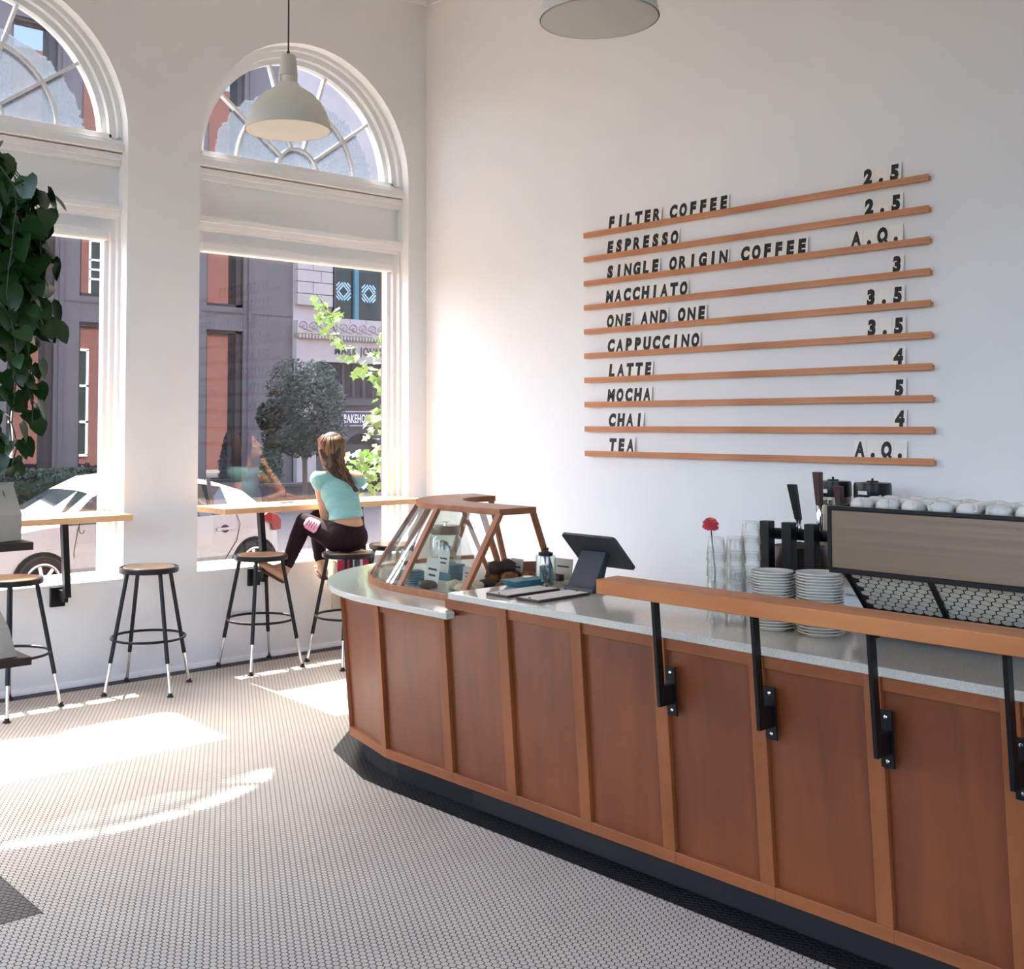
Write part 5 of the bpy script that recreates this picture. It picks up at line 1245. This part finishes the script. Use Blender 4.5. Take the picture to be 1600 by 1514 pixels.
wn = tbox('shop_window', 10.26, 10.32, -0.12, -0.02, 4.36, 7.3, 'winframe')
for x in (10.90, 11.90, 13.0): tbox('mullion', x, x + 0.13, -0.12, -0.02, 4.36, 7.3, 'teal')
for x0, x1 in ((10.32, 10.90), (11.03, 11.90), (12.03, 13.0)): tbox('window_pane', x0, x1, -0.12, -0.10, 4.36, 7.3, 'darkglass')
def decal(cx, cz, w_):
    root = None
    for q in range(4):
        ang_ = PI / 4 + q * PI / 2; d = Vector((math.cos(ang_), 0, math.sin(ang_))); s_ = Vector((-math.sin(ang_), 0, math.cos(ang_)))
        for k in range(3):
            r = w_ * (0.27 + 0.155 * k); hl_ = w_ * (0.40, 0.34, 0.17)[k]; sh = w_ * (0.06 if k == 0 else 0.0)
            m = MB(); c = Vector((cx - 11.5, 0.094, cz + 0.03)) + d * r + s_ * sh
            m.bar(c - s_ * hl_, c + s_ * hl_, w_ * 0.085, 0.008, side=d); m.build('decal_bar', M['decal'], tb)
decal(10.60, 5.06, 0.42); decal(11.40, 5.06, 0.42); decal(12.20, 5.06, 0.42)
tbox('frieze_band', 9.14, 16, -0.12, 0.05, 3.93, 4.24, 'terra')
sm_ = MB(); pts_ = [Vector((0.015 * a * math.cos(a), -0.06, 0.015 * a * math.sin(a))) for a in [0.6 + 0.42 * i for i in range(22)]]
sm_.tube(pts_ + [Vector((0.17, -0.06, -0.10)), Vector((0.25, -0.06, -0.115))], 0.011, 6); scm = sm_.mesh('scroll'); scm.materials.append(M['terra_line'])
for k in range(18):
    o = bpy.data.objects.new('scroll', scm); COL.objects.link(o); o.parent = tb; o.location = (9.32 + 0.30 * k - 11.5, 0, 4.10 + 0.03)
dm = MB()
for k in range(64): dm.box(9.16 + 0.095 * k - 11.5, 9.16 + 0.095 * k + 0.05 - 11.5, -0.11, 0.0, 3.81 + 0.03, 3.90 + 0.03)
o = dm.build('dentils', M['terra'], tb); o['kind'] = 'stuff'
tbox('dentil_band', 9.14, 16, -0.12, 0.04, 3.80, 3.93, 'buff')
tbox('name_band', 9.14, 16, -0.12, 0.0, 3.28, 3.80, 'terra'); tbox('name_fillet', 9.14, 16, 0.0, 0.03, 3.25, 3.31, 'terra')
textobj('carved_name', 'MARK JOHN', 0.29, M['stonedk'], tb, (10.26 - 11.5, -0.012, 3.45 + 0.03), (PI / 2, 0, 0), 0.002, 0.80, 0.008, spacing=1.18)
tbox('shop_upper', 9.72, 16, -0.5, -0.25, 2.32, 3.26, 'stonedk')
for k in range(14): tbox('rib', 9.9 + 0.32 * k, 9.9 + 0.32 * k + 0.07, -0.14, -0.05, 2.4, 3.2, 'stonedk')
tbox('shop_cornice', 9.72, 16, -0.14, 0.06, 2.18, 2.36, 'stonedk'); tbox('shop_fascia', 9.72, 16, -0.14, -0.02, 1.50, 2.18, 'stonedk')
tbox('corner_pier', 9.14, 9.70, -0.12, 0.04, -0.03, 3.28, 'terra')
sg = tbox('sign_board', 10.47, 11.62, -0.02, 0.02, 1.66, 2.03, 'navy')
f = MB()
for a in ((10.47, 11.62, 2.015, 2.03), (10.47, 11.62, 1.66, 1.675), (10.47, 10.485, 1.66, 2.03), (11.605, 11.62, 1.66, 2.03)): f.box(a[0] - 11.5, a[1] - 11.5, -0.028, -0.02, a[2] + 0.03, a[3] + 0.03)
f.build('sign_border', M['signwhite'], sg)
textobj('sign_letters', 'BAKEHOUSE', 0.30, M['signwhite'], sg, (10.535 - 11.5, -0.024, 1.745 + 0.03), (PI / 2, 0, 0), 0.006, 0.56, 0.003, spacing=1.06)
ar = MB(); cx0, rr_ = 11.15, 0.62
quadz = [(cx0 - rr_ * math.cos(PI * k / 16), 0.95 + 0.52 * math.sin(PI * k / 16)) for k in range(17)]
for a, b in zip(quadz[:-1], quadz[1:]): ar.hexa([(a[0] - 11.5, 0.12, a[1] + .03), (b[0] - 11.5, 0.12, b[1] + .03), (b[0] - 11.5, 0.02, b[1] + .03), (a[0] - 11.5, 0.02, a[1] + .03), (a[0] - 11.5, 0.12, 1.53), (b[0] - 11.5, 0.12, 1.53), (b[0] - 11.5, 0.02, 1.53), (a[0] - 11.5, 0.02, 1.53)])
ar.box(9.72 - 11.5, cx0 - rr_ - 11.5, 0.02, 0.12, 0, 1.53); ar.box(cx0 + rr_ - 11.5, 16 - 11.5, 0.02, 0.12, 0, 1.53); ar.build('arch_wall', M['stonedk'], tb)
dr = tbox('door', 10.66, 11.64, -0.30, -0.26, -0.03, 1.2, 'winframe')
for x in (10.74, 11.20):
    for z in (0.10, 0.50): tbox('door_pane', x, x + 0.36, -0.26, -0.25, z, z + 0.32, 'darkglass', dr)
for x in (10.80, 11.27): MB().box(x - 11.5, x + 0.2 - 11.5, 0.245, 0.25, 0.20, 0.42).build('notice', M['signwhite'], dr)

# ---- street tree, hedges, planter
def leafcloud(name, mat, parent, c, r, n, size, seed, lobes=None, shape=None):
    rnd = random.Random(seed); m = MB()
    for i in range(n):
        while True:
            p = Vector((rnd.uniform(-1, 1), rnd.uniform(-1, 1), rnd.uniform(-1, 1)))
            if p.length < 1 and (p.length > 0.35 or rnd.random() < 0.3): break
        if shape: p = shape(p)
        q = Vector((p.x * r[0], p.y * r[1], p.z * r[2])) + Vector(c)
        a = Vector((rnd.gauss(0, 1), rnd.gauss(0, 1), rnd.gauss(0, 1))).normalized(); b = a.orthogonal().normalized(); s_ = size * rnd.uniform(0.7, 1.3)
        m.add([q - a * s_, q - b * s_ * 0.5, q + a * s_, q + b * s_ * 0.5], [(0, 1, 2, 3)])
    me = bpy.data.meshes.new(name); me.from_pydata(m.v, [], m.f); me.update()
    o = link(name, me, mat, parent); o['kind'] = 'stuff'; return o
tr = thing('street_tree', 'young street tree with dark green crown on the far pavement', 'tree', (7.42, 12.9, -0.03))
MB().tube([(0, 0, 0), (0.01, 0, 0.5), (0.0, 0.0, 0.98)], [0.07, 0.058, 0.055], 10).build('trunk', M['bark'], tr, smooth=True)
for k in range(8):
    a = k * 0.8; MB().tube([(0, 0, 0.92), (0.16 * math.cos(a), 0.16 * math.sin(a), 1.35), (0.5 * math.cos(a), 0.5 * math.sin(a), 2.0 + 0.12 * (k % 3))], [0.035, 0.022, 0.008], 6).build('branch', M['bark'], tr, smooth=True)
rnd = random.Random(9)
for k, (x, y, z, rx, rz_) in enumerate([(0, 0, 1.95, 0.85, 0.85), (-0.35, 0, 2.55, 0.55, 0.6), (0.35, 0.1, 2.6, 0.55, 0.55), (0.0, -0.2, 2.2, 0.8, 0.7), (-0.5, 0, 1.6, 0.55, 0.5), (0.5, 0, 1.65, 0.55, 0.5), (0.0, 0, 1.35, 0.6, 0.35), (0.72, 0.1, 2.25, 0.35, 0.45), (-0.78, 0.1, 1.9, 0.32, 0.35)]):
    leafcloud('foliage', M['treeleaf'], tr, (x, y, z), (rx, rx * 0.9, rz_), 1150, 0.05, 30 + k)
hg = thing('clipped_hedge', 'low dark hedge in front of the grey office block', 'hedge', (2.6, 15.2, -0.03))
leafcloud('foliage', M['hedge'], hg, (0, 0, 0.42), (2.9, 0.35, 0.42), 5200, 0.06, 71, shape=lambda p: Vector((max(-1, min(1, p.x * 1.3)), max(-1, min(1, p.y * 1.3)), max(-1, min(1, p.z * 1.25)))))
MB().box(-2.7, 2.7, -0.25, 0.25, 0, 0.6).build('hedge_core', M['hedge'], hg)
cy = thing('cypress_shrub', 'narrow dark conical shrub beside the street tree', 'shrub', (8.1, 15.3, -0.03))
leafcloud('foliage', M['hedge'], cy, (0, 0, 0.85), (0.34, 0.34, 0.85), 2200, 0.05, 72, shape=lambda p: Vector((p.x * (1.15 - 0.75 * (p.z + 1) / 2), p.y * (1.15 - 0.75 * (p.z + 1) / 2), p.z)))
MB().lathe([(0.22, 0.0), (0.25, 0.4), (0.12, 1.2), (0.02, 1.6)], 12).build('core', M['hedge'], cy)
pw = thing('planter_wall', 'low brown stone planter wall before the buildings', 'planter', (8.4, 14.6, -0.03))
for k in range(4): MB().box(-0.9 + 0.46 * k, -0.9 + 0.46 * k + 0.45, -0.15, 0.15, 0.0, 0.33).build('stone_block', M['stonedk'], pw, bevel=0.01)
MB().box(-0.95, 1.0, -0.19, 0.19, 0.33, 0.40).build('coping', M['stonedk'], pw, bevel=0.01)

# ---- sunlit vine hanging just outside the right edge of the window
vn = thing('window_vine', 'sunlit green vine hanging outside the window right of the woman', 'vine', (0.35, 1.0, -0.05))
vlf = MB(); vlf.add([(0, 0, 0), (0.25, 0.42, 0.05), (0.45, 0.2, 0.0), (0.62, 0.5, 0.04), (0.72, 0.16, -0.02), (1.0, 0, -0.1), (0.72, -0.16, -0.02), (0.62, -0.5, 0.04), (0.45, -0.2, 0), (0.25, -0.42, 0.05), (0.45, 0, -0.02)],
        [(0, 1, 2, 10), (2, 3, 4, 10), (4, 5, 6, 10), (6, 7, 8, 10), (8, 9, 0, 10)])
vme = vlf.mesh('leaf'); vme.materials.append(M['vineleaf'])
vo = Vector((-0.35, -1.0, 0.05))
STEMS = [([(0.50, 1.05, 2.0), (0.41, 1.0, 2.07), (0.22, 1.0, 2.15), (0.08, 1.0, 2.22), (-0.10, 1.0, 2.35), (-0.24, 1.0, 2.57), (-0.32, 1.0, 2.73), (-0.42, 1.0, 2.85)], 84, 0.055),
         ([(0.50, 1.05, 2.6), (0.36, 1.0, 2.5), (0.32, 1.0, 2.3), (0.38, 1.0, 2.1), (0.34, 1.0, 1.95)], 46, 0.06),
         ([(0.50, 1.05, 1.95), (0.38, 1.0, 1.86), (0.24, 1.0, 1.78), (0.14, 1.0, 1.72)], 36, 0.055),
         ([(0.52, 1.05, 1.62), (0.36, 1.0, 1.52), (0.22, 1.0, 1.47), (0.06, 1.0, 1.36), (-0.03, 1.0, 1.28)], 66, 0.085),
         ([(0.52, 1.05, 1.40), (0.36, 1.0, 1.34), (0.20, 1.0, 1.26), (0.10, 1.0, 1.22)], 60, 0.08)]
MB().tube([Vector(p) + vo for p in ((0.56, 1.1, -0.05), (0.55, 1.08, 1.0), (0.53, 1.06, 2.0), (0.52, 1.05, 3.1))], [0.03, 0.025, 0.018, 0.01], 8).build('main_stem', M['bark'], vn, smooth=True)
rnd = random.Random(21)
for pth, n, spread in STEMS:
    pth = [Vector(p) + vo for p in pth]; MB().tube(pth, [0.008 - 0.005 * i / (len(pth) - 1) for i in range(len(pth))], 6).build('stem', M['stem'], vn, smooth=True)
    for i in range(n):
        u = rnd.random() * (len(pth) - 1); k = int(u); p = pth[k].lerp(pth[k + 1], u - k)
        p = p + Vector((rnd.gauss(0, spread * 0.7), rnd.gauss(0, spread), rnd.gauss(0, spread * 0.7)))
        o = bpy.data.objects.new('leaf', vme); COL.objects.link(o); o.parent = vn
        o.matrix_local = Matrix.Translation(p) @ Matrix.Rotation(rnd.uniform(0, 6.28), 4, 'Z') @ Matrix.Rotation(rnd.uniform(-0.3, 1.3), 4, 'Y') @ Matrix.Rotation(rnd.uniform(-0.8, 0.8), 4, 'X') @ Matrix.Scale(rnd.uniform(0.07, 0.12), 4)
